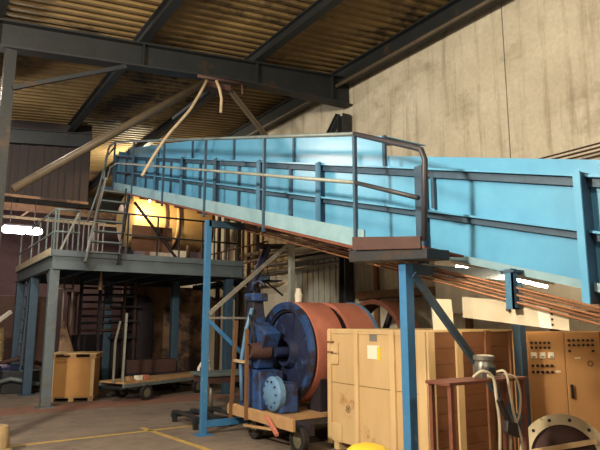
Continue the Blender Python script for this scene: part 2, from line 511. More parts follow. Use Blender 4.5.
# wall pipes above it
for i, (z, r, lab) in enumerate(((2.74, 0.035, 'lowest of the pale pipes on the wall behind the trestle'), (2.9, 0.05, 'second lowest pale wall pipe behind the trestle'), (3.07, 0.035, 'third pale wall pipe up behind the trestle'), (3.24, 0.05, 'topmost pale wall pipe under the conveyor'))):
    tag(MB().tube([(6.78, 8.98, z), (6.78, 12.2 + 0.3 * i, z)], r).build('wall_pipe', 'pipe'), lab, 'pipe', 'pipes along the wall')
for y, r, m, lab in ((12.4, 0.06, 'void', 'black vertical pipe on the wall right of mezzanine column'), (12.85, 0.045, 'brown', 'brown vertical pipe on the wall beside the black one'), (13.4, 0.07, 'void', 'thick black vertical wall pipe'), (14.0, 0.04, 'pipe', 'pale thin vertical wall pipe'), (14.6, 0.06, 'brown', 'brown vertical pipe farthest along the wall')):
    tag(MB().tube([(6.86, y, 0), (6.86, y, 5.6)], r).build('riser_pipe', m), lab, 'pipe', 'vertical pipes on the wall')
t = thing('cable_tray', 'dark cable tray with brackets on the wall left of the shutter', 'cable tray', (6.8, 12, 2.4))
MB().box((6.5, 11.2, 2.5), (6.85, 15.5, 2.53)).build('tray', 'void', t)
MB().box((6.5, 11.2, 2.5), (6.53, 15.5, 2.62)).build('side', 'blue_dark', t)
for y in (11.4, 12.6, 13.8, 15.0):
    MB().bar((6.98, y, 2.2), (6.55, y, 2.49), 0.03).build('bracket', 'void', t)
t = thing('wall_handrail', 'rusty ladder-like railing on the wall above the cable tray', 'railing', (6.5, 12.5, 2.55))
for z in (3.0, 3.4):
    MB().tube([(6.52, 11.3, z), (6.52, 15.3, z)], 0.02).build('rail', 'brown', t)
for k in range(11):
    MB().tube([(6.52, 11.3 + k*0.4, 2.53), (6.52, 11.3 + k*0.4, 3.4)], 0.015).build('upright', 'brown', t)
# pipes above the conveyor on the wall, right edge of the picture
for z, r, lab in ((3.57, 0.014, 'lowest of the thin dark pipes on the wall above the conveyor'), (3.62, 0.012, 'middle thin pipe on the wall above the conveyor'), (3.67, 0.014, 'upper thin dark pipe on wall above conveyor'), (3.72, 0.012, 'topmost thin pipe on wall above conveyor')):
    tag(MB().tube([(6.7, -1, z + 0.02), (6.7, 4.9, z)], r).build('wall_conduit', 'brown'), lab, 'pipe', 'thin pipes along the wall above the conveyor')

# ================================================================== THE CONVEYOR
XO, XF, XU, XB = 3.6, 4.1, 4.33, 4.98      # walkway edge, near face, hood face, far side
def skew(mbx, x0, x1, y0, y1, z0, z1, z0b=None, z1b=None):
    """box between y0 and y1 whose bottom and top are offsets from the sloping line H(y)"""
    z0b = z0 if z0b is None else z0b
    z1b = z1 if z1b is None else z1b
    return mbx.hex([(x0, y0, H(y0)+z0), (x1, y0, H(y0)+z0), (x1, y1, H(y1)+z0b), (x0, y1, H(y1)+z0b),
                    (x0, y0, H(y0)+z1), (x1, y0, H(y0)+z1), (x1, y1, H(y1)+z1b), (x0, y1, H(y1)+z1b)])
RIBS = [0.75, 2.36, 4.03, 5.76, 7.29, 8.82, 10.35, 11.9, 13.45, 15.1]
cv = thing('belt_conveyor', 'long sloping light blue steel conveyor casing descending towards the right', 'conveyor', (4.5, 8, H(8)))
for i, (a, b) in enumerate(zip(RIBS, RIBS[1:])):
    skew(MB(), XF + 0.03, XF + 0.045, a, b, 0.015, 0.42).build('side_panel', 'blue', cv)
    skew(MB(), XF + 0.03, XF + 0.045, a, b, 0.43, 0.86).build('side_panel', 'blue', cv)
    # protruding angle rails: top, middle and foot
    skew(MB(), XF - 0.05, XF + 0.035, a + 0.02, b - 0.02, 0.84, 0.86).build('stringer', 'blue', cv)
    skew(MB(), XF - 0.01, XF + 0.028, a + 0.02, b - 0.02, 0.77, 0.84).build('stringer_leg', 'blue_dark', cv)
    skew(MB(), XF - 0.05, XF + 0.035, a + 0.02, b - 0.02, 0.42, 0.44).build('stringer', 'blue', cv)
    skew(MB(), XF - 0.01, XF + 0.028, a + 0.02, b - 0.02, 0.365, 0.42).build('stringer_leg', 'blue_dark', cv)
    g = skew(MB(), XF - 0.05, XF + 0.035, a + 0.02, b - 0.02, -0.005, 0.015); skew(g, XF - 0.05, XF - 0.035, a + 0.02, b - 0.02, 0.015, 0.06); g.build('stringer', 'pale', cv)
for y in RIBS:
    near = y == 2.36
    wd, dx = (0.028, 0.13) if near else (0.05, 0.07)
    MB().box((XF - dx, y - wd, H(y) - 0.1), (XF - dx + 0.015, y + wd, H(y) + 0.87)).build('rib', 'blue' if near else ('blue_dark' if y in (4.03, 8.82, 13.45) else 'blue_rib'), cv)
    MB().box((XF - dx + 0.015, y - 0.012, H(y) - 0.1), (XF + 0.035, y + 0.012, H(y) + 0.87)).build('rib_web', 'blue_dark', cv)
# extra small stiffeners between the main ribs
for y in (6.5, 8.05, 9.6, 11.1, 12.7, 14.3, 3.9):
    skew(MB(), XF - 0.012, XF + 0.035, y - 0.02, y + 0.02, 0.46 if y < 4 else 0.0, 0.84).build('stiffener', 'blue_dark', cv)
# upper casing: low near the tail, tall further up
ups = [(0.75, 4.8, 1.0, 1.0), (4.83, 6.75, 1.24, 1.26), (6.75, 8.66, 1.26, 1.27), (8.66, 10.5, 1.27, 1.25), (10.5, 12.5, 1.25, 1.18), (12.5, 14.9, 1.18, 1.08)]
for a, b, za, zb in ups:
    skew(MB(), XU, XU + 0.012, a, b, 0.6, za, 0.6, zb).build('hood_panel', 'blue', cv)
    skew(MB(), XU, XB, a, b, za, za + 0.012, zb, zb + 0.012).build('hood_cover', 'blue', cv)
for y, z in ((4.83, 1.25), (6.75, 1.25), (8.66, 1.26), (10.5, 1.24), (12.5, 1.17), (14.85, 1.07)):
    MB().box((XU - 0.03, y - 0.022, H(y) + 0.62), (XU + 0.002, y + 0.022, H(y) + z)).build('hood_rib', 'blue_dark', cv)
skew(MB(), XF + 0.03, XU + 0.01, 0.75, 15.1, 0.845, 0.86).build('ledge', 'blue_rib', cv)
skew(MB(), XB, XB + 0.02, 0.75, 15.1, 0.0, 1.0).build('far_side', 'blue', cv)
g = MB(); g.hex([(XF, 15.1, H(15.1)-0.05), (XB, 15.1, H(15.1)-0.05), (XB, 15.13, H(15.1)-0.05), (XF, 15.13, H(15.1)-0.05),
                 (XF, 15.0, H(15.1)+0.95), (XB, 15.0, H(15.1)+0.95), (XB, 15.03, H(15.1)+0.95), (XF, 15.03, H(15.1)+0.95)])
g.build('end_plate', 'blue_rib', cv)
skew(MB(), XF, XB, 0.75, 15.1, 0.0, 0.014).build('belly_plate', 'blue_dark', cv)
# head drum at the upper end
MB().lathe([(0, 0), (0, 0.24), (0.1, 0.26), (0.6, 0.26), (0.7, 0.24), (0.7, 0)], (XF + 0.07, 15.35, H(15.1) + 0.35), (1, 0, 0), 20).build('head_drum', 'brown', cv, smooth=True)
# rust coloured rods slung under the casing
for k in range(5):
    x = 3.97 + 0.03 * (k % 2)
    dz = -0.105 - 0.029 * k
    o = MB().tube([(x, 0.7, H(0.7) + dz), (x, 7.6, H(7.6) + dz)], 0.011, 6).build('long_rod', 'rustrod')
    tag(o, ['topmost', 'second', 'middle', 'fourth', 'lowest'][k] + ' of the five rust orange rods under the conveyor', 'rod', 'rods slung under the conveyor')
t = thing('rod_hanger', 'blue channel hanger holding the rods below the conveyor casing', 'bracket', (3.98, 2.97, 2.1))
g = MB().box((3.925, 2.93, 1.70), (3.94, 3.0, 2.02)); g.box((3.925, 2.93, 1.70), (3.99, 2.942, 2.02)); g.build('channel', 'blue_rib', t)
MB().box((3.92, 2.91, 1.99), (4.06, 3.02, 2.01)).build('lug', 'blue_dark', t)
MB().box((3.93, 2.93, 1.70), (4.05, 3.0, 1.712)).build('foot', 'blue_rib', t)
MB().lathe([(0, 0), (0, 0.016), (0.02, 0.016), (0.02, 0)], (4.02, 3.05, 1.70), (-1, 0, 0), 8).build('bolt', 'brown', t)
# plate under it
t = thing('hanging_plate', 'long pale plate bolted under the conveyor hanger, tilted down right', 'plate', (4.03, 3.0, 1.7))
MB().hex([(4.03, 2.54, 1.535), (4.045, 2.54, 1.535), (4.045, 3.54, 1.64), (4.03, 3.54, 1.64), (4.03, 2.54, 1.72), (4.045, 2.54, 1.72), (4.045, 3.54, 1.82), (4.03, 3.54, 1.82)]).build('plate', 'plate', t)
MB().hex([(4.026, 2.68, 1.55), (4.03, 2.68, 1.55), (4.03, 2.78, 1.56), (4.026, 2.78, 1.56), (4.026, 2.70, 1.735), (4.03, 2.70, 1.735), (4.03, 2.80, 1.745), (4.026, 2.80, 1.745)]).build('tape_strip', 'white', t)
for z in (1.58, 1.62, 1.66, 1.70):
    MB().box((4.024, 2.665, z - 0.008), (4.031, 2.68, z + 0.008)).build('mark', 'black', t)

# walkway
wk = thing('walkway', 'narrow steel walkway along the conveyor with pale blue kickplate', 'walkway', (XO, 8, H(8)))
for a, b in ((4.35, 6.33), (6.33, 8.2), (8.2, 10.1), (10.1, 12.0), (12.0, 13.6)):
    skew(MB(), XO + 0.02, XF - 0.06, a, b, -0.02, 0.0).build('tread_plate', 'rust', wk)
    skew(MB(), XO, XO + 0.02, a + 0.01, b, -0.03, 0.15).build('kickplate', 'pale', wk)
skew(MB(), XO - 0.02, XO + 0.05, 4.35, 13.6, -0.06, -0.03).build('edge_angle', 'rust', wk)
for y in (4.6, 5.5, 6.5, 7.5, 8.5, 9.5, 10.5, 11.5, 12.5, 13.4):
    MB().box((XO + 0.01, y - 0.03, H(y) - 0.09), (XF - 0.01, y + 0.03, H(y) - 0.02)).build('crossbar', 'brown', wk)
# landing at the lower end
t = thing('landing_platform', 'small rusty brown landing platform at the walkway end on the blue post', 'platform', (3.7, 3.9, 2.2))
MB().hex([(3.52, 3.45, 2.12), (3.80, 3.45, 2.12), (3.80, 4.5, 2.18), (3.52, 4.5, 2.18), (3.52, 3.45, 2.21), (3.80, 3.45, 2.21), (3.80, 4.5, 2.29), (3.52, 4.5, 2.29)]).build('edge_channel', 'steel', t, bevel=0.008)
MB().hex([(3.50, 3.5, 2.21), (3.52, 3.5, 2.21), (3.52, 4.42, 2.29), (3.50, 4.42, 2.29), (3.50, 3.5, 2.315), (3.52, 3.5, 2.315), (3.52, 4.42, 2.42), (3.50, 4.42, 2.42)]).build('toe_board', 'brown', t, bevel=0.003)
MB().hex([(3.52, 3.47, 2.21), (4.0, 3.47, 2.16), (4.0, 4.4, 2.28), (3.52, 4.4, 2.29), (3.52, 3.47, 2.23), (4.0, 3.47, 2.18), (4.0, 4.4, 2.30), (3.52, 4.4, 2.31)]).build('deck_plate', 'rust', t)

# guard rail of the walkway
gr = thing('guard_rail', 'tubular guard rail along the sloping conveyor walkway', 'railing', (XO, 8, H(8)))
GY = [4.47, 6.33, 8.2, 10.1, 12.0, 13.5]
TR = 1.13
for y in GY:
    MB().bar((XO - 0.01, y, H(y) - 0.12), (XO - 0.01, y, H(y) + TR), 0.036, 0.036).build('post', 'blue_dark', gr)
MB().tube([(XO - 0.01, y, H(y) + TR) for y in (4.47, 8, 12, 13.5)] + [(XO - 0.01, 14.0, H(14) + 1.02), (XO - 0.02, 14.25, H(14.2) + 0.7), (XO - 0.03, 14.3, H(14.2) + 0.2)], 0.024).build('top_rail', 'rail', gr)
MB().tube([(XO - 0.01, y, H(y) + 0.62) for y in (4.47, 8, 12, 13.2)] + [(XO - 0.01, 13.8, H(13.8) + 0.5), (XO, 14.05, H(14) + 0.2)], 0.021).build('mid_rail', 'palerail', gr)
MB().tube([(XO - 0.01, 4.47, H(4.47) + TR), (XO - 0.05, 3.6, 3.13), (XO - 0.05, 3.5, 3.08), (XO - 0.05, 3.46, 2.98), (XO - 0.05, 3.5, 2.28)], 0.026).build('end_rail', 'rail_dark', gr)
MB().tube([(XO - 0.01, 4.47, H(4.47) + 0.62), (XO - 0.05, 3.55, 2.66)], 0.022).build('end_rail', 'rail_dark', gr)

# ---- trestles carrying the conveyor
def trestle(Y, x0, x1, label, zt, mat_, w=0.09):
    t = thing('trestle', label, 'trestle', (x0, Y, 0))
    for x in (x0, x1):
        g = MB().box((x - w/2, Y - w/2, 0.012), (x + w/2, Y + w/2, zt))
        g.build('post', mat_ if x == x0 or Y > 10 else ('palerail' if Y > 5 else 'blue_dark'), t)
        MB().box((x - 0.11, Y - 0.11, 0), (x + 0.11, Y + 0.11, 0.014)).build('foot_plate', mat_, t)
    MB().box((x0, Y - 0.04, zt - 0.1), (x1, Y + 0.04, zt)).build('cap_beam', 'blue_dark', t)
    return t
t = trestle(8.05, 3.6, 5.1, 'tall slender blue trestle with cross braces left of the blue machine', H(8.05) - 0.16, 'post', 0.08)
MB().bar((3.62, 7.99, 1.72), (5.08, 7.99, 2.92), 0.06, 0.02, (0, 1, 0)).build('brace', 'pipe', t)
MB().bar((3.62, 7.99, 1.62), (5.08, 7.99, 0.35), 0.06, 0.02, (0, 1, 0)).build('brace', 'post', t)
MB().bar((3.62, 8.0, 1.66), (5.08, 8.0, 1.66), 0.05, 0.03).build('tie_bar', 'pipe', t)
MB().bar((3.62, 8.0, 0.16), (5.08, 8.0, 0.16), 0.05, 0.09).build('tie_bar', 'post', t)
t = trestle(3.85, 3.66, 5.22, 'near blue trestle post with diagonal brace in front of the wooden crate', 2.12, 'post', 0.09)
MB().bar((3.7, 3.80, 2.02), (5.18, 3.80, 0.50), 0.07, 0.035, (0, 1, 0)).build('brace', 'blue_dark', t)
t = trestle(15.08, 3.65, 5.0, 'short legs carrying the upper conveyor end on the mezzanine', H(15.08) - 0.02, 'brown', 0.07)
for ch in t.children:
    if ch.name.startswith('foot_plate'):
        ch.location.z += 2.9
for ch in list(t.children):
    if ch.name.startswith('post'):
        for v in ch.data.vertices:
            if v.co.z < 0.1:
                v.co.z += 2.9

# ================================================================== MEZZANINE
mz = thing('mezzanine_platform', 'raised blue-grey steel mezzanine platform on columns at the left', 'platform', (2.2, 12.14, 0))
X0, X1, Y0, Y1, ZT = 2.15, 6.3, 12.1, 16.9, 2.9
g = MB().ibeam((X0, Y0, ZT - 0.14), (X1, Y0, ZT - 0.14), 0.12, 0.28, 0.02); g.build('edge_beam', 'deck', mz)
MB().ibeam((X0, Y1, ZT - 0.14), (X1, Y1, ZT - 0.14), 0.12, 0.28, 0.02).build('edge_beam', 'deck', mz)
MB().ibeam((X0, Y0, ZT - 0.14), (X0, Y1, ZT - 0.14), 0.12, 0.28, 0.02).build('edge_beam', 'deck', mz)
MB().ibeam((X1, Y0, ZT - 0.14), (X1, Y1, ZT - 0.14), 0.12, 0.28, 0.02).build('edge_beam', 'deck', mz)
for x in (2.95, 3.75, 4.55, 5.35):
    MB().ibeam((x, Y0, ZT - 0.13), (x, Y1, ZT - 0.13), 0.1, 0.2, 0.02).build('joist', 'blue_dark', mz)
for k in range(8):
    a = Y0 + k * 0.6
    MB().box((X0, a + 0.005, ZT), (X1, a + 0.595, ZT + 0.02)).build('deck_plate', 'void', mz)
MB().box((X0 - 0.06, Y0 + 0.05, ZT + 0.0), (X0 - 0.05, Y1, ZT + 0.14)).build('toe_board', 'plate', mz)
MB().box((X0 - 0.05, Y0 - 0.055, ZT + 0.0), (X1, Y0 - 0.045, ZT + 0.10)).build('toe_board', 'deck', mz)
for x, y, m in ((2.2, 12.2, 'deck'), (2.2, 14.44, 'blue_dark'), (2.2, 16.6, 'blue_dark'), (6.05, 12.3, 'blue_dark'), (5.45, 14.1, 'blue_dark'), (4.0, 14.9, 'blue_dark'), (6.2, 16.6, 'blue_dark')):
    w = 0.18
    lg = MB().box((x-w/2, y-w/2, 0.02), (x+w/2, y+w/2, ZT-0.28)).build('leg', m, mz, bevel=0.012)
    MB().box((x-0.16, y-0.16, 0), (x+0.16, y+0.16, 0.02)).build('base_plate', m, lg)
for a, b in (((2.2, 12.3, 2.1), (2.2, 12.85, 2.6)),):
    MB().bar(a, b, 0.06).build('brace', 'deck', mz)

# railings of the mezzanine
def railing(name_label, pts, zs, uprights, m='rail', r=0.02, z0=2.92, dense=False):
    t = thing('mezzanine_rail', name_label, 'railing', (pts[0][0], pts[0][1], z0))
    for z in zs:
        MB().tube([(p[0], p[1], z0 + z) for p in pts], r).build('rail', m, t)
    for x, y in uprights:
        MB().bar((x, y, z0), (x, y, z0 + zs[0]), 0.03 if not dense else 0.022).build('post', m, t)
    return t
railing('pale tubular railing along the left edge of the mezzanine', [(2.15, 12.15), (2.15, 16.8)], (0.9, 0.45), [(2.15, 12.16), (2.15, 13.0), (2.15, 13.9), (2.15, 14.9), (2.15, 16.7)], 'rail')
t = railing('pale railing corner on the mezzanine front left of the ladder stair', [(2.15, 12.13), (2.62, 12.13)], (0.9, 0.45), [(2.2, 12.13), (2.6, 12.13)], 'rail')
MB().bar((2.25, 12.13, 2.95), (2.58, 12.13, 3.78), 0.035).build('brace', 'palerail', t)
railing('dense dark baluster railing across the mezzanine behind the stair', [(2.2, 13.6), (3.5, 13.6)], (0.95, 0.1), [(2.25 + 0.11*k, 13.6) for k in range(12)], 'rail', 0.018, dense=True)
t = railing('dark railing on the mezzanine front right of the ladder stair', [(3.55, 12.16), (6.2, 12.16)], (0.95, 0.5), [(3.6, 12.16), (4.25, 12.16), (4.75, 12.16), (5.3, 12.16), (5.6, 12.16), (5.9, 12.16), (6.2, 12.16)], 'steel')
MB().bar((3.72, 12.2, 4.15), (4.75, 12.2, 2.95), 0.05).build('brace', 'void', t)
tag(MB().box((3.75, 12.35, 3.12), (4.65, 12.37, 3.68)).build('guard_sheet', 'ply'), 'rust brown sheet standing behind the mezzanine railing', 'sheet')
t = thing('valve_cluster', 'small pipe valve assembly on the mezzanine edge below the cream tank', 'valve', (5.1, 12.6, 2.92))
MB().tube([(4.95, 12.6, 2.98), (5.5, 12.6, 2.98)], 0.04).build('pipe', 'pipe', t)
for x in (5.05, 5.25):
    MB().lathe([(0, 0.06), (0.02, 0.06), (0.02, 0.045), (0, 0.045)], (x, 12.5, 3.0), (0, -1, 0), 14, True).build('hand_wheel', 'pipe', t)
MB().tube([(5.15, 12.6, 3.0), (5.15, 12.6, 3.35)], 0.05).build('valve_body', 'brown', t)

# ladder stair
st = thing('ladder_stair', 'steep steel ladder stair from mezzanine deck up to the walkway', 'stair', (3.1, 12.0, 2.8))
L0, L1 = Vector((2.72, 12.0, 2.78)), Vector((3.12, 12.35, 4.62))
R0, R1 = Vector((3.38, 12.0, 2.78)), Vector((3.66, 12.35, 4.45))
for a, b, m in ((L0, L1, 'palerail'), (R0, R1, 'steel')):
    MB().bar(a, b, 0.03, 0.12, (0, 1, 0)).build('stringer', m, st)
for k in range(7):
    f = 0.12 + k * 0.128
    a, b = L0.lerp(L1, f), R0.lerp(R1, f)
    zz = (a.z + b.z) / 2
    MB().box((a.x, a.y - 0.07, zz - 0.015), (b.x, b.y + 0.09, zz + 0.015)).build('tread', 'rail', st)
MB().tube([(2.72, 11.95, 3.6), (2.95, 12.2, 4.3), (3.2, 12.6, 5.2), (3.5, 13.1, 5.6)], 0.02).build('hand_rail', 'rail', st)
MB().tube([(3.42, 11.95, 3.3), (3.5, 12.1, 4.4)], 0.018).build('hand_rail', 'steel', st)

# cream tank on the mezzanine
t = thing('storage_tank', 'cream horizontal cylindrical tank on the mezzanine beneath the conveyor', 'tank', (5.4, 14.2, 2.92))
MB().lathe([(0, 0), (-0.12, 0.35), (-0.02, 0.62), (0.04, 0.68), (1.1, 0.68), (1.12, 0.70), (1.18, 0.70), (1.2, 0.68), (2.1, 0.68), (2.2, 0.58), (2.28, 0.3), (2.3, 0)], (4.15, 14.3, 4.12), (1, 0, 0), 36).build('shell', 'tank', t, smooth=True)
for x in (4.95, 5.3, 6.2):
    MB().lathe([(0, 0.69), (0.06, 0.69), (0.06, 0.715), (0, 0.715)], (x, 14.3, 4.12), (1, 0, 0), 36, True).build('band', 'brown', t)
for x in (4.6, 6.1):
    MB().box((x - 0.06, 13.85, 2.92), (x + 0.06, 14.75, 3.6)).build('saddle', 'brown', t)

# lights: batten and lamps
t = thing('tube_light', 'glowing elongated hall lamp at the far left', 'lamp', (2.55, 19.9, 4.4))
MB().lathe([(0, 0), (0.01, 0.07), (0.07, 0.12), (1.1, 0.12), (1.16, 0.07), (1.17, 0)], (1.98, 19.9, 4.45), (1, 0, 0), 16).build('diffuser', 'tubeglow', t, smooth=True)
MB().box((2.0, 19.85, 4.58), (3.12, 19.95, 4.63)).build('housing', 'steel', t)
for x in (2.2, 2.9):
    MB().tube([(x, 19.9, 4.6), (x, 19.9, RZ(x) + 0.01)], 0.012).build('hanger', 'steel', t)
def bay_lamp(loc, label, r=0.1):
    x, y, z = loc
    t = thing('bay_lamp', label, 'lamp', (x, y, z))
    MB().lathe([(0, 0), (0.02, r*0.6), (0.08, r), (0.14, r*0.6), (0.16, 0)], (x, y, z + 0.0), (0, 0, 1), 14).build('bulb', 'lampglow', t, smooth=True)
    MB().lathe([(0.14, 0.03), (0.24, 0.04), (0.24, 0)], (x, y, z), (0, 0, 1), 12).build('socket', 'steel', t)
    MB().tube([(x, y, z + 0.22), (x, y, RZ(x) + 0.01)], 0.01).build('cord', 'dark', t)
    return t
t = bay_lamp((-2.4, 3.6, 4.75), 'shaded hanging hall lamp left of the camera')
MB().lathe([(0.3, 0.05), (0.26, 0.25), (0.02, 0.62), (0.0, 0.62), (0.24, 0.24), (0.28, 0.04)], (-2.4, 3.6, 4.75), (0, 0, 1), 28, True).build('reflector', 'pipe', t, smooth=True)
bay_lamp((0.8, 3.6, 5.25), 'small hanging hall lamp above the camera view')
t = bay_lamp((1.0, -2.6, 4.95), 'added fill lamp hanging behind the camera')
MB().lathe([(0.3, 0.05), (0.26, 0.25), (0.02, 0.62), (0.0, 0.62), (0.24, 0.24), (0.28, 0.04)], (1.0, -2.6, 4.95), (0, 0, 1), 28, True).build('reflector', 'pipe', t, smooth=True)  # dish added to keep the fill lamp's light off the roof
t = bay_lamp((0.5, 10.7, 5.55), 'shaded hall lamp over the aisle just outside the left edge')
MB().lathe([(0.22, 0.05), (0.18, 0.16), (0.02, 0.34), (0.0, 0.34), (0.16, 0.15), (0.2, 0.04)], (0.5, 10.7, 5.55), (0, 0, 1), 28, True).build('reflector', 'pipe', t, smooth=True)
bay_lamp((4.9, 16.1, 5.92), 'hall lamp glowing under the roof behind the upper conveyor end', 0.08)


t = thing('under_lamp', 'small lamp under the conveyor beside the cream tank', 'lamp', (4.35, 13.1, 4.38))
MB().lathe([(0, 0), (0.01, 0.02), (0.04, 0.03), (0.07, 0.02), (0.08, 0)], (4.35, 13.1, 4.38), (0, 0, 1), 12).build('bulb', 'lampglow', t, smooth=True)
MB().tube([(4.35, 13.1, 4.45), (4.35, 13.1, H(13.1) - 0.05)], 0.015).build('stem', 'steel', t)
# lattice girder and beams in the far left bay
t = thing('lattice_girder', 'pale lattice girder crossing the far left bay above the lamp', 'girder', (3, 20.3, 4.9))
MB().box((-3, 20.2, 5.12), (6.9, 20.3, 5.36)).build('upper_chord', 'partition', t)
MB().box((-3, 20.2, 4.86), (6.9, 20.28, 4.94)).build('lower_chord', 'hose', t)
for x in (2.5, 4.1, 0.9, 5.7):
    MB().bar((x, 20.24, 4.9), (x + 0.3, 20.24, 5.2), 0.06).build('diagonal', 'hose', t)

# ================================================================== UNDER THE MEZZANINE
t = thing('process_machine', 'dark sooty pipework machine standing under the mezzanine', 'machine', (4.2, 15.0, 0))
MB().box((3.2, 14.9, 0.0), (4.4, 15.7, 1.3)).build('housing', 'void', t, bevel=0.02)
MB().lathe([(0, 0), (0, 0.42), (1.9, 0.42), (2.05, 0.3), (2.1, 0)], (4.85, 15.2, 0.2), (0, 0, 1), 24).build('vessel', 'void', t, smooth=True)
for k in range(7):
    z = 1.4 + k * 0.17
    MB().tube([(3.3, 14.75, z), (4.6, 14.75, z + 0.03 * (k % 2))], 0.03).build('pipe', ('brown', 'steel', 'void')[k % 3], t)
for x in (3.3, 3.75, 4.35, 4.62):
    MB().bar((x, 14.7, 0), (x, 14.7, 2.6), 0.07).build('upright', 'brown' if x > 4 else 'void', t)
for z, x0, x1 in ((2.2, 3.9, 4.6), (1.95, 4.0, 4.7), (1.6, 4.0, 4.62), (1.2, 4.0, 4.6)):
    MB().box((x0, 14.5, z), (x1, 14.72, z + 0.05)).build('shelf', 'steel', t)
MB().lathe([(0, 0.1), (0.9, 0.1), (0.95, 0.14), (1.0, 0.14), (1.0, 0)], (3.05, 14.4, 1.3), (0, 0, 1), 16).build('duct', 'brown', t)
tag(MB().box((4.2, 13.75, 0.42), (5.4, 14.15, 0.72)).build('long_box', 'brown', None, bevel=0.01), 'long reddish brown box resting behind the flat trolley', 'box')
MB_ = MB().box((4.2, 13.75, 0.0), (5.4, 14.15, 0.42)); tag(MB_.build('support_block', 'void', None), 'dark block under the long brown box', 'block')
tag(MB().hex([(2.7, 14.0, 0.0), (3.35, 13.8, 0.0), (3.36, 13.82, 0.0), (2.71, 14.02, 0.0), (2.8, 14.25, 1.62), (2.86, 14.23, 1.62), (2.87, 14.25, 1.62), (2.81, 14.27, 1.62)]).build('leaning_sheet', 'partition'), 'triangular pale sheet leaning upright behind the wooden packing case', 'sheet')
t = thing('hanging_pipes', 'pair of pale drop pipes under the mezzanine behind the front column', 'pipe', (2.85, 14.0, 1.4))
for x in (2.76, 2.95):
    MB().tube([(x, 14.0, 2.62), (x, 14.0, 1.5)], 0.022).build('pipe', 'pipe', t)
MB().tube([(2.5, 14.0, 2.35), (2.97, 14.0, 2.35)], 0.02).build('pipe', 'pipe', t)
tag(MB().lathe([(0, 0), (0, 0.045), (0.2, 0.04), (0.38, 0.012), (0.42, 0.01), (0.42, 0)], (3.36, 13.2, 2.3), (0, 0, 1), 12).build('hanging_rag', 'hose'), 'pale wrapped cone hanging from the mezzanine underside', 'rag')

# wooden packing case on pallet
def packing_case():
    a = math.radians(-24)
    t = thing('packing_case', 'tan wooden packing case beside the front mezzanine column', 'crate', (3.0, 12.72, 0), 0)
    ux, uy = Vector((math.cos(a), math.sin(a), 0)), Vector((-math.sin(a), math.cos(a), 0))
    O = Vector((2.40, 12.97, 0))
    def B(u0, u1, v0, v1, z0, z1):
        pts = []
        for z in (z0, z1):
            for u, v in ((u0, v0), (u1, v0), (u1, v1), (u0, v1)):
                p = O + ux * u + uy * v
                pts.append((p.x, p.y, z))
        return MB().hex(pts)
    W, D = 0.86, 0.7
    B(0.01, W-0.01, 0.01, D-0.01, 0.1, 0.86).build('case_body', 'box', t)
    for u in (0.0, W - 0.07):
        B(u, u + 0.07, -0.015, 0.0, 0.1, 0.86).build('batten', 'batten', t)
    for z in (0.1, 0.8):
        B(0.07, W - 0.07, -0.012, 0.0, z, z + 0.06).build('batten', 'box', t)
    for v in (0.0, D - 0.07):
        B(-0.012, 0.0, v, v + 0.07, 0.1, 0.86).build('batten', 'batten', t)
    B(-0.02, W+0.02, 0, D, 0.07, 0.1).build('skid_board', 'pallet', t)
    for u in (0.0, W/2 - 0.05, W - 0.1):
        B(u, u + 0.1, 0, D, 0.0, 0.07).build('skid', 'pallet', t)
    p = thing('pallet', 'rough wooden pallet lying on top of the packing case', 'pallet', (3.0, 12.72, 0.86), 0)
    for v in (-0.03, D/2 - 0.05, D - 0.07):
        B(-0.04, W + 0.04, v, v + 0.1, 0.86, 0.88).build('bottom_board', 'pallet', p)
        for u in (-0.03, W/2 - 0.06, W - 0.1):
            B(u, u + 0.12, v, v + 0.1, 0.88, 0.945).build('block', 'pallet', p)
    for k in range(6):
        v = -0.03 + k * 0.138
        B(-0.04, W + 0.04, v, v + 0.09, 0.945, 0.965).build('top_board', 'batten', p)
packing_case()

def wheel(mbparent, c, r, w, axis, name='wheel'):
    tyre = MB().lathe([(-w/2, r*0.62), (-w/2, r*0.94), (-w/2+w*0.15, r), (w/2-w*0.15, r), (w/2, r*0.94), (w/2, r*0.62)], c, axis, 24, True).build(name, 'dark', mbparent, smooth=True)
    MB().lathe([(-w*0.35, 0), (-w*0.4, r*0.2), (-w*0.3, r*0.25), (-w*0.3, r*0.62), (w*0.3, r*0.62), (w*0.3, r*0.2), (w*0.35, 0)], c, axis, 20).build('hub', 'wheelhub', tyre)
    return tyre

# flat trolley
a = math.radians(24)
ux, uy = Vector((math.cos(a), math.sin(a), 0)), Vector((-math.sin(a), math.cos(a), 0))
t = thing('flat_trolley', 'long low flat trolley with rubber wheels under the mezzanine', 'trolley', (4.6, 12.4, 0), 0)
O = Vector((3.60, 11.90, 0))
def P(u, v, z):
    p = O + ux * u + uy * v
    return (p.x, p.y, z)
def TB(u0, u1, v0, v1, z0, z1):
    return MB().hex([P(u0, v0, z0), P(u1, v0, z0), P(u1, v1, z0), P(u0, v1, z0), P(u0, v0, z1), P(u1, v0, z1), P(u1, v1, z1), P(u0, v1, z1)])
for v in (0.0, 0.72):
    TB(0, 2.75, v, v + 0.06, 0.30, 0.37).build('frame_rail', 'rail', t)
for k in range(9):
    TB(0.02 + k * 0.305, 0.30 + k * 0.305, 0, 0.78, 0.37, 0.405).build('deck_board', 'pallet', t)
for u in (0.05, 1.3, 2.6):
    TB(u, u + 0.08, 0.05, 0.73, 0.26, 0.31).build('cross_member', 'steel', t)
for u, v in ((0.6, 0.02), (0.6, 0.76), (2.15, 0.02), (2.15, 0.76)):
    wheel(t, P(u, v, 0.16), 0.16, 0.08, uy)
for u in (0.6, 2.15):
    MB().tube([P(u, 0.02, 0.16), P(u, 0.76, 0.16)], 0.025).build('axle', 'steel', t)
    MB().bar(P(u, 0.15, 0.16), P(u, 0.15, 0.3), 0.06).build('spring_block', 'steel', t)
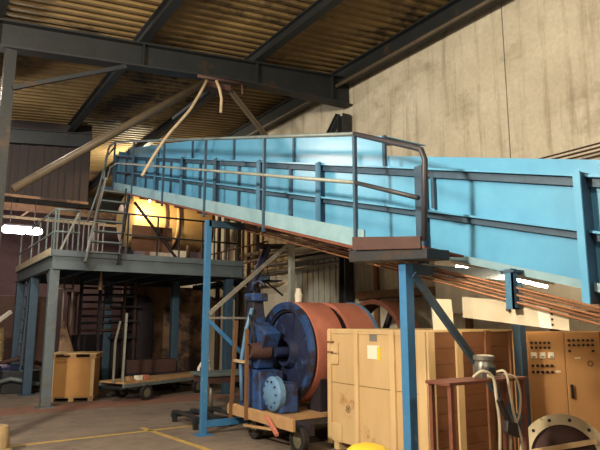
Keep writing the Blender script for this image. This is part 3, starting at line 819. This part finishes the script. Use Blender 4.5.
MB().bar(P(-0.02, 0.3, 0.2), P(-0.16, 0.3, 0.13), 0.05).build('drawbar', 'steel', t)
MB().bar(P(0.05, 0.12, 0.38), P(0.08, 0.12, 1.78), 0.04).build('stake', 'palerail', t)
MB().bar(P(-0.03, 0.3, 0.38), P(-0.01, 0.32, 1.2), 0.04).build('stake', 'pipe', t)
MB().bar(P(-0.01, 0.32, 1.2), P(0.06, 0.28, 1.62), 0.035).build('stake', 'pipe', t)
for u, c in ((0.2, 'pallet'), (0.45, 'white'), (0.62, 'redband')):
    o = TB(u, u + 0.13, 0.1, 0.24, 0.405, 0.5).build('small_part', c, None, bevel=0.01)
    tag(o, {'pallet': 'small tan block on the trolley beside its stakes', 'white': 'small white block on the trolley deck', 'redband': 'small reddish block on the trolley deck'}[c], 'block')
t = thing('clamp_frame', 'white curved C-shaped clamp leaning at the trolley end', 'clamp', (5.45, 12.3, 0.1))
MB().tube([(5.6, 12.25, 0.74), (5.42, 12.25, 0.72), (5.34, 12.25, 0.6), (5.34, 12.25, 0.42), (5.42, 12.25, 0.3), (5.6, 12.25, 0.28)], 0.035).build('bow', 'white', t)
MB().tube([(5.6, 12.25, 0.02), (5.6, 12.25, 0.8)], 0.025).build('stem', 'pipe', t)

# bench right of the trestle post and low skid
t = thing('low_stand', 'low grey steel stand with round foot behind the blue trestle', 'stand', (4.9, 10.1, 0))
MB().box((4.45, 9.9, 0.62), (5.75, 10.6, 0.68)).build('top', 'rail', t, bevel=0.01)
MB().box((4.5, 9.95, 0.5), (5.7, 10.55, 0.62)).build('apron', 'brown', t)
MB().tube([(4.7, 10.2, 0.05), (4.7, 10.2, 0.5)], 0.035).build('column', 'pipe', t)
MB().lathe([(0, 0), (0, 0.2), (0.03, 0.2), (0.06, 0.08), (0.06, 0)], (4.7, 10.2, 0), (0, 0, 1), 20).build('foot', 'steel', t)
MB().tube([(5.5, 10.3, 0.0), (5.5, 10.3, 0.5)], 0.035).build('column', 'steel', t)
t = thing('steel_skid', 'low dark steel skid frame on the floor behind the blue trestle post', 'skid', (3.9, 8.9, 0))
for y in (8.45, 9.3):
    MB().box((3.62, y, 0.08), (4.35, y + 0.08, 0.15)).build('runner', 'steel', t)
for x in (3.64, 3.95, 4.25):
    MB().box((x, 8.45, 0.15), (x + 0.1, 9.38, 0.18)).build('slat', 'steel', t)
for x, y in ((3.64, 8.46), (4.25, 8.46), (3.64, 9.31), (4.25, 9.31)):
    MB().box((x, y, 0), (x + 0.07, y + 0.06, 0.08)).build('foot', 'steel', t)

# left clutter
t = thing('access_ladder', 'narrow ladder between the left mezzanine columns', 'ladder', (2.2, 15.4, 0))
for y in (15.1, 15.6):
    MB().bar((2.12, y, 0), (2.2, y, 2.7), 0.04, 0.06).build('side_rail', 'blue_dark', t)
for k in range(9):
    MB().tube([(2.13 + 0.008*k, 15.1, 0.25 + k*0.28), (2.13 + 0.008*k, 15.6, 0.25 + k*0.28)], 0.015).build('rung', 'rail', t)
t = thing('oil_drum', 'dull beige drum at the left edge beyond the columns', 'drum', (1.75, 17.0, 0))
MB().lathe([(0, 0), (0, 0.29), (0.3, 0.28), (0.31, 0.295), (0.33, 0.28), (0.6, 0.28), (0.61, 0.295), (0.63, 0.28), (0.9, 0.29), (0.9, 0.26), (0.88, 0.25), (0.88, 0)], (1.7, 17.0, 0.55), (0, 0, 1), 28).build('shell', 'block', t, smooth=True)
MB().box((1.35, 16.65, 0), (2.05, 17.35, 0.55)).build('stand', 'void', t, bevel=0.02)
tag(MB().bar((1.6, 16.3, 1.52), (2.02, 16.6, 1.86), 0.08).build('white_bar', 'white'), 'short white bar sticking out at the left edge above the drum', 'bar')
tag(MB().box((0.6, 18.6, 0), (3.4, 18.75, 2.35)).build('screen_panel', 'brown', None, bevel=0.01), 'dull red-brown screen panel far behind the left columns', 'panel')
t = thing('machine_stack', 'grey and blue machine parts heaped behind the left mezzanine columns', 'machine', (2.0, 15.9, 0))
MB().lathe([(0, 0), (0, 0.3), (0.5, 0.3), (0.5, 0)], (1.72, 15.4, 0.32), (1, 0.2, 0), 20).build('fan_casing', 'navy', t)
MB().box((1.75, 14.9, 0.0), (2.7, 15.3, 0.5)).build('base_block', 'steel', t, bevel=0.02)
MB().tube([(1.6, 15.6, 0.6), (2.2, 15.5, 0.75), (2.8, 15.3, 0.55)], 0.05).build('pipe', 'brown', t)
MB().tube([(1.5, 15.0, 0.2), (1.9, 14.7, 0.35), (2.5, 14.7, 0.2)], 0.05).build('pipe', 'rail', t)
# concrete foot at bottom left
t = thing('concrete_foot', 'round tan concrete bollard foot at the lower left corner', 'bollard', (0.95, 8.45, 0))
MB().lathe([(0, 0), (0, 0.25), (0.05, 0.23), (0.08, 0.2), (0.30, 0.19), (0.335, 0.165), (0.34, 0)], (0.92, 8.3, 0), (0, 0, 1), 28).build('body', 'block', t, smooth=True)
# debris on the skid cart's floor
# ================================================================== MACHINE CART
ct = thing('machine_cart', 'wooden decked cart carrying the blue machine, with rusty stakes', 'cart', (5.0, 7.2, 0))
for k in range(9):
    y = 6.5 + k * 0.155
    MB().box((3.96, y, 0.36), (6.35, y + 0.145, 0.41)).build('deck_board', 'pallet', ct)
MB().box((3.92, 6.15, 0.29), (3.96, 7.9, 0.44)).build('side_board', 'pallet', ct, bevel=0.004)
MB().box((3.92, 7.9, 0.29), (6.35, 7.93, 0.42)).build('side_board', 'pallet', ct, bevel=0.004)
for x in (4.2, 6.1):
    MB().box((x - 0.04, 6.5 if x > 5 else 6.15, 0.22), (x + 0.04, 7.9, 0.36)).build('frame_rail', 'void', ct)
for x, y in ((4.1, 6.28), (4.1, 7.4), (6.1, 6.72), (6.1, 7.6)):
    wheel(ct, (x, y, 0.17), 0.17, 0.09, (1, 0, 0))
MB().bar((3.90, 7.78, 0.25), (3.97, 7.78, 1.62), 0.045).build('stake', 'timber', ct)
MB().bar((3.90, 7.3, 0.28), (3.97, 7.45, 1.5), 0.045).build('stake', 'timber', ct)
MB().bar((3.91, 7.4, 1.05), (3.94, 7.78, 1.05), 0.04).build('cross_tie', 'hose', ct)
MB().bar((3.9, 6.75, 0.40), (3.82, 6.35, 0.24), 0.04).build('drawbar', 'redband', ct)
MB().bar((3.92, 7.4, 0.2), (3.9, 6.6, 0.26), 0.03).build('drawbar', 'pallet', ct)

# big drum roller
dr = thing('drum_roller', 'large drum with red oxide bands and blue end on the cart', 'drum', (5.2, 7.22, 0.41))
cy, cz, R = 7.22, 1.18, 0.71
ax = (1, 0, 0)
def ring(x0, x1, r0, r1, name, m, par, n=48):
    return MB().lathe([(0, r0), (0, r1), (x1 - x0, r1), (x1 - x0, r0)], (x0, cy, cz), ax, n, True).build(name, m, par, smooth=True)
MB().lathe([(0.1, 0.58), (0.02, 0.60), (0.0, R - 0.01), (0.04, R), (0.07, R), (0.14, 0.50)], (4.44, cy, cz), ax, 48, True).build('end_disc', 'machblue', dr, smooth=True)
MB().lathe([(0.12, 0), (0.12, 0.14), (0.0, 0.16), (0.0, 0.2), (0.10, 0.24), (0.12, 0.585), (0.2, 0.585), (0.2, 0)], (4.44, cy, cz), ax, 40).build('inner_disc', 'navy', dr, smooth=True)
ring(4.56, 5.02, R - 0.05, R, 'band', 'redband', dr)
ring(4.5, 4.56, R - 0.14, R - 0.04, 'groove', 'void', dr)
ring(5.02, 5.15, R - 0.14, R - 0.06, 'groove', 'void', dr)
ring(5.15, 5.62, R - 0.05, R, 'band', 'redband', dr)
ring(5.62, 5.68, R - 0.02, R + 0.01, 'rim', 'lightblue', dr)
for k in range(8):
    aa = k * PI / 4 + 0.2
    MB().bar((4.56, cy + 0.2 * math.cos(aa), cz + 0.2 * math.sin(aa)), (4.56, cy + 0.6 * math.cos(aa), cz + 0.6 * math.sin(aa)), 0.05, 0.04, (1, 0, 0)).build('spoke', 'navy', dr)
MB().lathe([(-0.16, 0), (-0.16, 0.07), (0.1, 0.07), (0.1, 0.12), (1.2, 0.12), (1.2, 0)], (4.46, cy, cz), ax, 20).build('shaft', 'navy', dr, smooth=True)
for x in (4.7, 5.4):
    for s in (-1, 1):
        MB().hex([(x-0.05, cy+s*0.62, 0.41), (x+0.05, cy+s*0.62, 0.41), (x+0.05, cy+s*0.3, 0.41), (x-0.05, cy+s*0.3, 0.41),
                  (x-0.05, cy+s*0.62, 0.86), (x+0.05, cy+s*0.62, 0.86), (x+0.05, cy+s*0.5, 0.70), (x-0.05, cy+s*0.5, 0.70)]).build('cradle_block', 'void', dr)
sr = thing('spare_ring', 'open rusty steel ring standing behind the red banded drum', 'ring', (6.3, 7.15, 0.41))
MB().lathe([(0, R - 0.03), (0, R + 0.04), (0.36, R + 0.04), (0.36, R - 0.03)], (5.98, 7.1, cz + 0.02), ax, 48, True).build('ring', 'rust', sr, smooth=True)
MB().lathe([(0, 0.09), (0, 0.15), (0.2, 0.15), (0.2, 0.09)], (6.05, 7.1, cz + 0.02), ax, 24, True).build('hub', 'hose', sr)
for k in range(4):
    aa = k * PI / 2 + 0.5
    MB().bar((6.13, 7.1 + 0.14 * math.cos(aa), cz + 0.02 + 0.14 * math.sin(aa)), (6.13, 7.1 + 0.67 * math.cos(aa), cz + 0.02 + 0.67 * math.sin(aa)), 0.07, 0.07, (1, 0, 0)).build('spoke', 'void', sr)
MB().box((6.0, 6.75, 0.41), (6.3, 7.45, 0.50)).build('chock', 'pallet', sr)

# gear drive in front of the drum
gd = thing('gear_drive', 'blue gearbox and drive frame in front of the drum on the cart', 'machine', (4.45, 7.5, 0.41))
MB().hex([(4.2, 7.52, 0.41), (4.58, 7.52, 0.41), (4.58, 7.88, 0.41), (4.2, 7.88, 0.41), (4.28, 7.66, 1.95), (4.46, 7.66, 1.95), (4.46, 7.82, 1.95), (4.28, 7.82, 1.95)]).build('frame_post', 'machblue', gd, bevel=0.02)
MB().box((4.24, 7.58, 1.9), (4.5, 7.86, 2.02)).build('head_block', 'machblue', gd, bevel=0.02)
MB().hex([(4.16, 7.2, 0.41), (4.6, 7.2, 0.41), (4.6, 7.8, 0.41), (4.16, 7.8, 0.41), (4.2, 7.3, 0.92), (4.58, 7.3, 0.92), (4.58, 7.75, 0.95), (4.2, 7.75, 0.95)]).build('gear_case', 'machblue', gd, bevel=0.02)
MB().hex([(4.24, 7.45, 0.95), (4.5, 7.45, 0.95), (4.5, 7.6, 0.95), (4.24, 7.6, 0.95), (4.24, 7.2, 1.45), (4.5, 7.2, 1.45), (4.5, 7.56, 1.6), (4.24, 7.56, 1.6)]).build('bracket_arm', 'machblue', gd, bevel=0.015)
MB().lathe([(0, 0), (0, 0.06), (-0.1, 0.1), (0.12, 0.13), (0.2, 0.13), (0.2, 0)], (4.2, 7.42, 1.2), (1, 0, 0), 20).build('coupling', 'brown', gd, smooth=True)
MB().lathe([(-0.05, 0), (-0.05, 0.06), (-0.03, 0.19), (0.0, 0.225), (0.08, 0.225), (0.08, 0)], (4.2, 6.95, 0.66), (1, 0, 0), 28).build('cover_disc', 'lightblue', gd, smooth=True)
for k in range(10):
    aa = k * PI / 5
    MB().lathe([(-0.02, 0), (-0.02, 0.014), (0.03, 0.014), (0.03, 0)], (4.17, 6.95 + 0.165 * math.cos(aa), 0.66 + 0.165 * math.sin(aa)), (1, 0, 0), 8).build('bolt', 'machblue', gd)
MB().box((4.24, 6.78, 0.41), (4.52, 7.2, 0.8)).build('motor_body', 'machblue', gd, bevel=0.03)
MB().tube([(4.15, 7.7, 0.5), (4.12, 7.7, 1.0), (4.18, 7.66, 1.5), (4.25, 7.62, 1.8)], 0.03).build('oil_pipe', 'lightblue', gd)
MB().tube([(4.3, 7.7, 2.06), (4.3, 7.7, 2.16), (4.35, 7.6, 2.2), (4.4, 7.5, 2.12)], 0.025).build('oil_pipe', 'machblue', gd)
MB().tube([(4.2, 7.6, 1.7), (4.16, 7.45, 1.5), (4.2, 7.4, 1.2)], 0.02).build('oil_pipe', 'dark', gd)
MB().box((4.14, 7.5, 1.1), (4.2, 7.62, 1.3)).build('valve_box', 'lightblue', gd, bevel=0.01)
tag(MB().lathe([(0, 0), (0, 0.05), (0.1, 0.06), (0.16, 0.04), (0.2, 0.04), (0.2, 0)], (4.7, 7.22, 1.89), (0, 0, 1), 14).build('white_jar', 'white'), 'small white plastic jar standing on the drum behind the blue drive', 'jar')
gd.location = Vector(gd.location) + Vector((-0.15, -0.08, 0))
# slanted dark blue duct above the machine
dt = thing('slant_duct', 'dark blue sloping chute pipe above the blue machine', 'duct', (4.8, 9.0, 1.9))
MB().tube([(4.75, 8.9, 2.05), (5.25, 9.1, 2.95)], 0.07, 14).build('pipe', 'navy', dt)
MB().tube([(5.0, 9.0, 2.93), (5.8, 9.3, 3.02)], 0.05, 10).build('cross_pipe', 'void', dt)
MB().tube([(4.75, 8.9, 0.0), (4.75, 8.9, 2.08)], 0.05, 10).build('support', 'void', dt)

# ================================================================== LARGE WOODEN CRATE
cr = thing('wooden_crate', 'large pine crate with vertical battens beneath the conveyor', 'crate', (5.35, 5.5, 0))
cx0, cx1, cy0, cy1, ch = 4.65, 6.12, 4.6, 6.4, 1.5
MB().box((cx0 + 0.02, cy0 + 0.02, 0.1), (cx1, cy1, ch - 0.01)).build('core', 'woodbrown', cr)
bats = [6.40, 5.80, 5.14, 4.60]
for a, b in zip(bats, bats[1:]):
    MB().box((cx0, b + 0.005, 0.1), (cx0 + 0.022, a - 0.005, 0.82)).build('side_panel', 'wood', cr)
    MB().box((cx0, b + 0.005, 0.828), (cx0 + 0.022, a - 0.005, ch - 0.02)).build('side_panel', 'wood', cr)
for y, wd in ((6.365, 0.035), (5.80, 0.035), (5.14, 0.04), (4.66, 0.06)):
    MB().box((cx0 - 0.03, y - wd, 0.06), (cx0, y + wd, ch)).build('batten', 'batten', cr, bevel=0.004)
MB().box((cx0 - 0.012, cy0, ch - 0.045), (cx0 + 0.0, cy1, ch)).build('top_rail', 'batten', cr)
MB().box((cx0 - 0.02, cy0 - 0.01, ch - 0.012), (cx1 + 0.01, cy1, ch + 0.012)).build('lid', 'batten', cr)
for z in (1.33, 1.2):
    MB().box((cx0 - 0.045, 6.28, z), (cx0 - 0.0, 6.40, z + 0.02)).build('cleat', 'woodbrown', cr)
    MB().box((cx0 - 0.02, 6.18, z - 0.14), (cx0 - 0.0, 6.33, z)).build('cleat', 'batten', cr)
MB().box((cx0 - 0.02, 6.12, 0.1), (cx0 - 0.0, 6.33, 0.32)).build('cleat', 'batten', cr)
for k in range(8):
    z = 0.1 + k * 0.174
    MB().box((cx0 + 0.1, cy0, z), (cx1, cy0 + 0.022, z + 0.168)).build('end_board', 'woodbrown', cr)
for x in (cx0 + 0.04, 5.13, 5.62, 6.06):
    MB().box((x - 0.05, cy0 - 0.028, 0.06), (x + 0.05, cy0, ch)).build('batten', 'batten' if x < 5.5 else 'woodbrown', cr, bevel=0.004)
for y in (4.75, 5.5, 6.25):
    MB().box((cx0, y - 0.05, 0), (cx1, y + 0.05, 0.1)).build('skid', 'batten', cr)
MB().box((cx0 - 0.004, 5.38, 1.16), (cx0, 5.60, 1.32)).build('paper_label', 'white', cr)
MB().box((cx0 - 0.005, 5.36, 1.15), (cx0 - 0.0, 5.42, 1.31)).build('paper_label', 'yellow', cr)
MB().box((cx0 - 0.003, 5.42, 1.37), (cx0, 5.56, 1.45)).build('paper_label', 'pipe', cr)
MB().lathe([(0, 0.035), (0.004, 0.035), (0.004, 0.045), (0, 0.045)], (cx0, 6.0, 0.52), (-1, 0, 0), 20, True).build('stencil_mark', 'timber', cr)
MB().box((cx0 - 0.003, 5.985, 0.5), (cx0, 6.015, 0.54)).build('stencil_mark', 'timber', cr)

ws = MB().hex([(4.88, 4.70, 1.512), (5.20, 4.70, 1.512), (5.20, 4.72, 1.512), (4.88, 4.72, 1.512), (4.87, 4.72, 1.86), (5.19, 4.72, 1.86), (5.19, 4.74, 1.86), (4.87, 4.74, 1.86)])
tag(ws.build('white_board', 'white'), 'white board standing on the crate top left of the hanging plate', 'board')
# white sheet added on the wall to stand for the bright glow behind the conveyor
g = MB()
n = 16
for k in range(n):
    ya, yb = 3.9 + 2.6 * k / n, 3.9 + 2.6 * (k + 1) / n
    g.hex([(6.80 + 0.02 * (k % 2), ya, 1.72), (6.82 + 0.02 * (k % 2), ya, 1.72), (6.82 + 0.02 * ((k+1) % 2), yb, 1.74), (6.80 + 0.02 * ((k+1) % 2), yb, 1.74),
           (6.80 + 0.02 * (k % 2), ya, 2.9), (6.82 + 0.02 * (k % 2), ya, 2.9), (6.82 + 0.02 * ((k+1) % 2), yb, 2.9), (6.80 + 0.02 * ((k+1) % 2), yb, 2.9)])
bmesh.ops.remove_doubles(g.bm, verts=g.bm.verts, dist=0.001)
tag(g.build('added_sheet', 'white'), 'white sheeting added on the wall for the bright glow below the conveyor', 'sheet')
# added fluorescent batten, mostly hidden, brightening the sheet, crate end and cabinet
t = thing('added_batten_light', 'added fluorescent batten for extra light beneath the conveyor casing above the cabinet', 'lamp', (5.0, 3.9, 2.0))
MB().hex([(4.95, 3.3, H(3.3)-0.12), (5.05, 3.3, H(3.3)-0.12), (5.05, 4.5, H(4.5)-0.12), (4.95, 4.5, H(4.5)-0.12), (4.95, 3.3, H(3.3)-0.06), (5.05, 3.3, H(3.3)-0.06), (5.05, 4.5, H(4.5)-0.06), (4.95, 4.5, H(4.5)-0.06)]).build('housing', 'white', t)
M['addedglow'] = glow('added_tube_glow', (1.0, 0.80, 0.52), 110)
MB().tube([(5.0, 3.35, H(3.35)-0.15), (5.0, 4.45, H(4.45)-0.15)], 0.014).build('tube', 'addedglow', t)

# yellow lid
t = thing('yellow_drum', 'yellow plastic tub with domed lid in front of the crate', 'drum', (4.0, 5.0, 0))
MB().lathe([(0, 0), (0, 0.17), (0.27, 0.2), (0.27, 0)], (4.02, 4.87, 0), (0, 0, 1), 28).build('body', 'yellow', t, smooth=True)
MB().lathe([(0.26, 0.2), (0.27, 0.215), (0.30, 0.215), (0.335, 0.17), (0.36, 0.08), (0.365, 0)], (4.02, 4.87, 0), (0, 0, 1), 28).build('lid', 'yellow', t, smooth=True)

# rusty table with motor and cables
tb = thing('steel_table', 'narrow rusty steel table in front of the crate end', 'table', (3.9, 3.2, 0))
MB().box((3.46, 3.2, 1.115), (4.42, 3.46, 1.14)).build('tabletop', 'rust', tb, bevel=0.004)
for x, y in ((3.50, 3.23), (3.50, 3.43), (4.38, 3.23), (4.38, 3.43)):
    MB().bar((x, y, 0), (x, y, 1.115), 0.035).build('leg', 'rust', tb)
MB().box((3.50, 3.22, 0.25), (4.38, 3.24, 0.29)).build('stretcher', 'rust', tb)
mo = thing('electric_motor', 'small grey electric motor standing on the rusty table', 'motor', (3.95, 3.34, 1.14))
MB().lathe([(0, 0), (0, 0.075), (0.02, 0.085), (0.1, 0.085), (0.12, 0.075), (0.14, 0.075), (0.145, 0.088), (0.175, 0.088), (0.185, 0.07), (0.185, 0)], (3.95, 3.34, 1.14), (0, 0, 1), 24).build('body', 'motor', mo, smooth=True)
for k in range(12):
    aa = k * PI / 6
    MB().box((3.95 + 0.088*math.cos(aa) - 0.004, 3.34 + 0.088*math.sin(aa) - 0.004, 1.16), (3.95 + 0.088*math.cos(aa) + 0.004, 3.34 + 0.088*math.sin(aa) + 0.004, 1.24)).build('fin', 'motor', mo)
MB().box((3.87, 3.23, 1.16), (3.96, 3.27, 1.23)).build('terminal_box', 'steel', mo, bevel=0.006)
MB().lathe([(0, 0.03), (0.015, 0.03), (0.015, 0.02), (0, 0.02)], (3.85, 3.22, 1.17), (0.3, -1, 0), 16, True).build('cable_loop', 'cable', mo)
mo.location.x += 0.11
mo.location.y += 0.02
def cable(pts, label, m='cable', r=0.011):
    # smooth with Catmull-Rom
    P_ = [Vector(p) + Vector((0.0, 0.13, 0.04 if p[2] > 0.3 else 0)) for p in pts]
    out = []
    for i in range(len(P_) - 1):
        p0, p1, p2, p3 = P_[max(i-1, 0)], P_[i], P_[i+1], P_[min(i+2, len(P_)-1)]
        for k in range(6):
            u = k / 6
            out.append(0.5 * ((2*p1) + (p2-p0)*u + (2*p0-5*p1+4*p2-p3)*u*u + (3*p1-p0-3*p2+p3)*u**3))
    out.append(P_[-1])
    return tag(MB().tube(out, r, 8).build('power_cable', m), label, 'cable', 'cables on the rusty table')
cable([(3.80, 3.13, 1.12), (3.84, 3.07, 1.17), (3.93, 3.04, 1.12), (3.96, 3.04, 0.95), (3.98, 3.04, 0.75), (3.96, 3.04, 0.5), (3.9, 3.04, 0.2), (3.9, 3.0, 0.015)], 'thick pale cable hanging from the motor down the table front', r=0.013)
cable([(4.06, 3.2, 1.112), (4.1, 3.06, 1.16), (4.13, 3.04, 1.0), (4.17, 3.04, 0.8), (4.24, 3.04, 0.62), (4.25, 3.04, 0.45), (4.16, 3.04, 0.32), (4.1, 3.04, 0.5), (4.12, 3.04, 0.75)], 'pale looped cable hanging to the right of the motor')
cable([(4.12, 3.25, 1.112), (4.2, 3.06, 1.12), (4.26, 3.04, 1.0), (4.25, 3.04, 0.85), (4.2, 3.04, 0.75)], 'short tan cable bowed over the table edge near its right end', 'hose', 0.009)
t = thing('hand_tool', 'dark hand tool hanging among cables below the table edge', 'tool', (4.06, 3.13, 0.79))
MB().hex([(3.98, 3.1, 0.74), (4.14, 3.1, 0.68), (4.14, 3.15, 0.68), (3.98, 3.15, 0.74), (4.0, 3.1, 0.83), (4.12, 3.1, 0.8), (4.12, 3.15, 0.8), (4.0, 3.15, 0.83)]).build('body', 'black', t, bevel=0.01)
MB().bar((3.94, 3.13, 0.99), (4.04, 3.13, 0.82), 0.035).build('handle', 'black', t)

# control cabinet, facing the camera
ang = math.atan2(-0.4, 0.65)
cb = thing('control_cabinet', 'tan control cabinet with rows of black buttons at the right', 'cabinet', (5.44, 3.88, 0))
ux, uy = Vector((math.cos(ang), math.sin(ang), 0)), Vector((-math.sin(ang), math.cos(ang), 0))
O = Vector((5.40, 3.90, 0))
def CB(u0, u1, v0, v1, z0, z1):
    pts = []
    for z in (z0, z1):
        for u, v in ((u0, v0), (u1, v0), (u1, v1), (u0, v1)):
            p = O + ux * u + uy * v
            pts.append((p.x, p.y, z))
    return MB().hex(pts)
CW = 0.80
CB(0, CW, 0.02, 0.40, 0.0, 1.5).build('body', 'cream', cb, bevel=0.008)
CB(0.01, CW/2 - 0.004, 0.0, 0.02, 0.06, 1.49).build('door', 'cream', cb, bevel=0.004)
d2 = CB(CW/2 + 0.004, CW - 0.01, 0.0, 0.02, 0.06, 1.49).build('door', 'cream', cb, bevel=0.004)
CB(CW/2 + 0.03, CW/2 + 0.055, -0.025, 0.0, 0.82, 0.96).build('handle', 'black', d2, bevel=0.004)
CB(CW - 0.02, CW + 0.0, -0.004, 0.0, 0.0, 1.5).build('edge_strip', 'timber', cb)
def knob(u, z, r=0.011, m='black', nm='button'):
    c = O + ux * u + uy * 0.0
    c.z = z
    MB().lathe([(0, r * 1.3), (0.006, r * 1.3), (0.006, r), (0.022, r * 0.85), (0.022, 0)], c, -uy, 10).build(nm, m, cb)
for z in (1.385, 1.335):
    for k in range(5):
        knob(0.05 + 0.046 * k, z)
for z in (1.15, 1.085):
    for k in range(5):
        knob(0.05 + 0.05 * k, z, 0.012)
for k in range(3):
    CB(0.035 + 0.092 * k, 0.095 + 0.092 * k, -0.012, 0.0, 1.225, 1.285).build('meter', 'white', cb, bevel=0.003)
    CB(0.05 + 0.092 * k, 0.08 + 0.092 * k, -0.014, -0.012, 1.235, 1.245).build('meter_scale', 'black', cb)
for z, ks in ((1.41, range(6)), (1.36, range(6)), (1.30, (0, 5))):
    for k in ks:
        knob(0.45 + 0.05 * k, z)
CB(0.29, 0.34, -0.003, 0.0, 1.08, 1.10).build('name_tag', 'white', cb)
CB(0.50, 0.56, -0.003, 0.0, 1.22, 1.235).build('name_tag', 'white', cb)
MB().lathe([(0, 0.022), (0.004, 0.022), (0.004, 0.03), (0, 0.03)], O + ux * 0.66 + Vector((0, 0, 1.17)), -uy, 16, True).build('lock_ring', 'timber', cb)

# wooden board and timber pieces lying on top of cabinet/wall ledge
tag(MB().box((6.4, 2.2, 0), (6.9, 3.2, 1.48)).build('side_cabinet', 'cream', None, bevel=0.01), 'plain tan cabinet beside the control cabinet at the right edge', 'cabinet')
tag(MB().box((6.35, 3.3, 1.2), (6.83, 4.55, 1.3)).build('shelf_board', 'timber', None, bevel=0.01), 'brown timber shelf board on the wall behind the control cabinet', 'shelf')

# flange ring standing against the cabinet
fl = thing('flange_ring', 'large pale bolted flange ring leaning against the control cabinet', 'ring', (5.15, 3.3, 0))
n_ = Vector((-0.76, -0.62, 0.14)).normalized()
cc = Vector((5.04, 3.32, 0.385))
MB().lathe([(0, 0.285), (0, 0.38), (0.035, 0.38), (0.035, 0.285)], cc, n_, 48, True).build('ring', 'ring', fl)
MB().lathe([(-0.012, 0), (-0.012, 0.29), (0.004, 0.29), (0.004, 0)], cc, n_, 40).build('backing_disc', 'brown', fl)
xx = n_.cross(Vector((0, 0, 1))).normalized(); yy = xx.cross(n_).normalized()
for k in range(12):
    aa = k * PI / 6 + 0.2
    MB().lathe([(0.03, 0), (0.038, 0.016), (0.038, 0)], cc + (xx * math.cos(aa) + yy * math.sin(aa)) * 0.333, n_, 10).build('bolt_hole', 'black', fl)
p = cc + n_ * 0.06
tag(MB().bar(p + xx * -0.27 + yy * 0.16, p + xx * 0.30 + yy * 0.03, 0.025, 0.045, tuple(yy)).build('wooden_stick', 'batten'), 'straight pine stick lying across the flange ring', 'stick')

for o in bpy.data.objects:
    if '_o' in o:
        del o['_o']
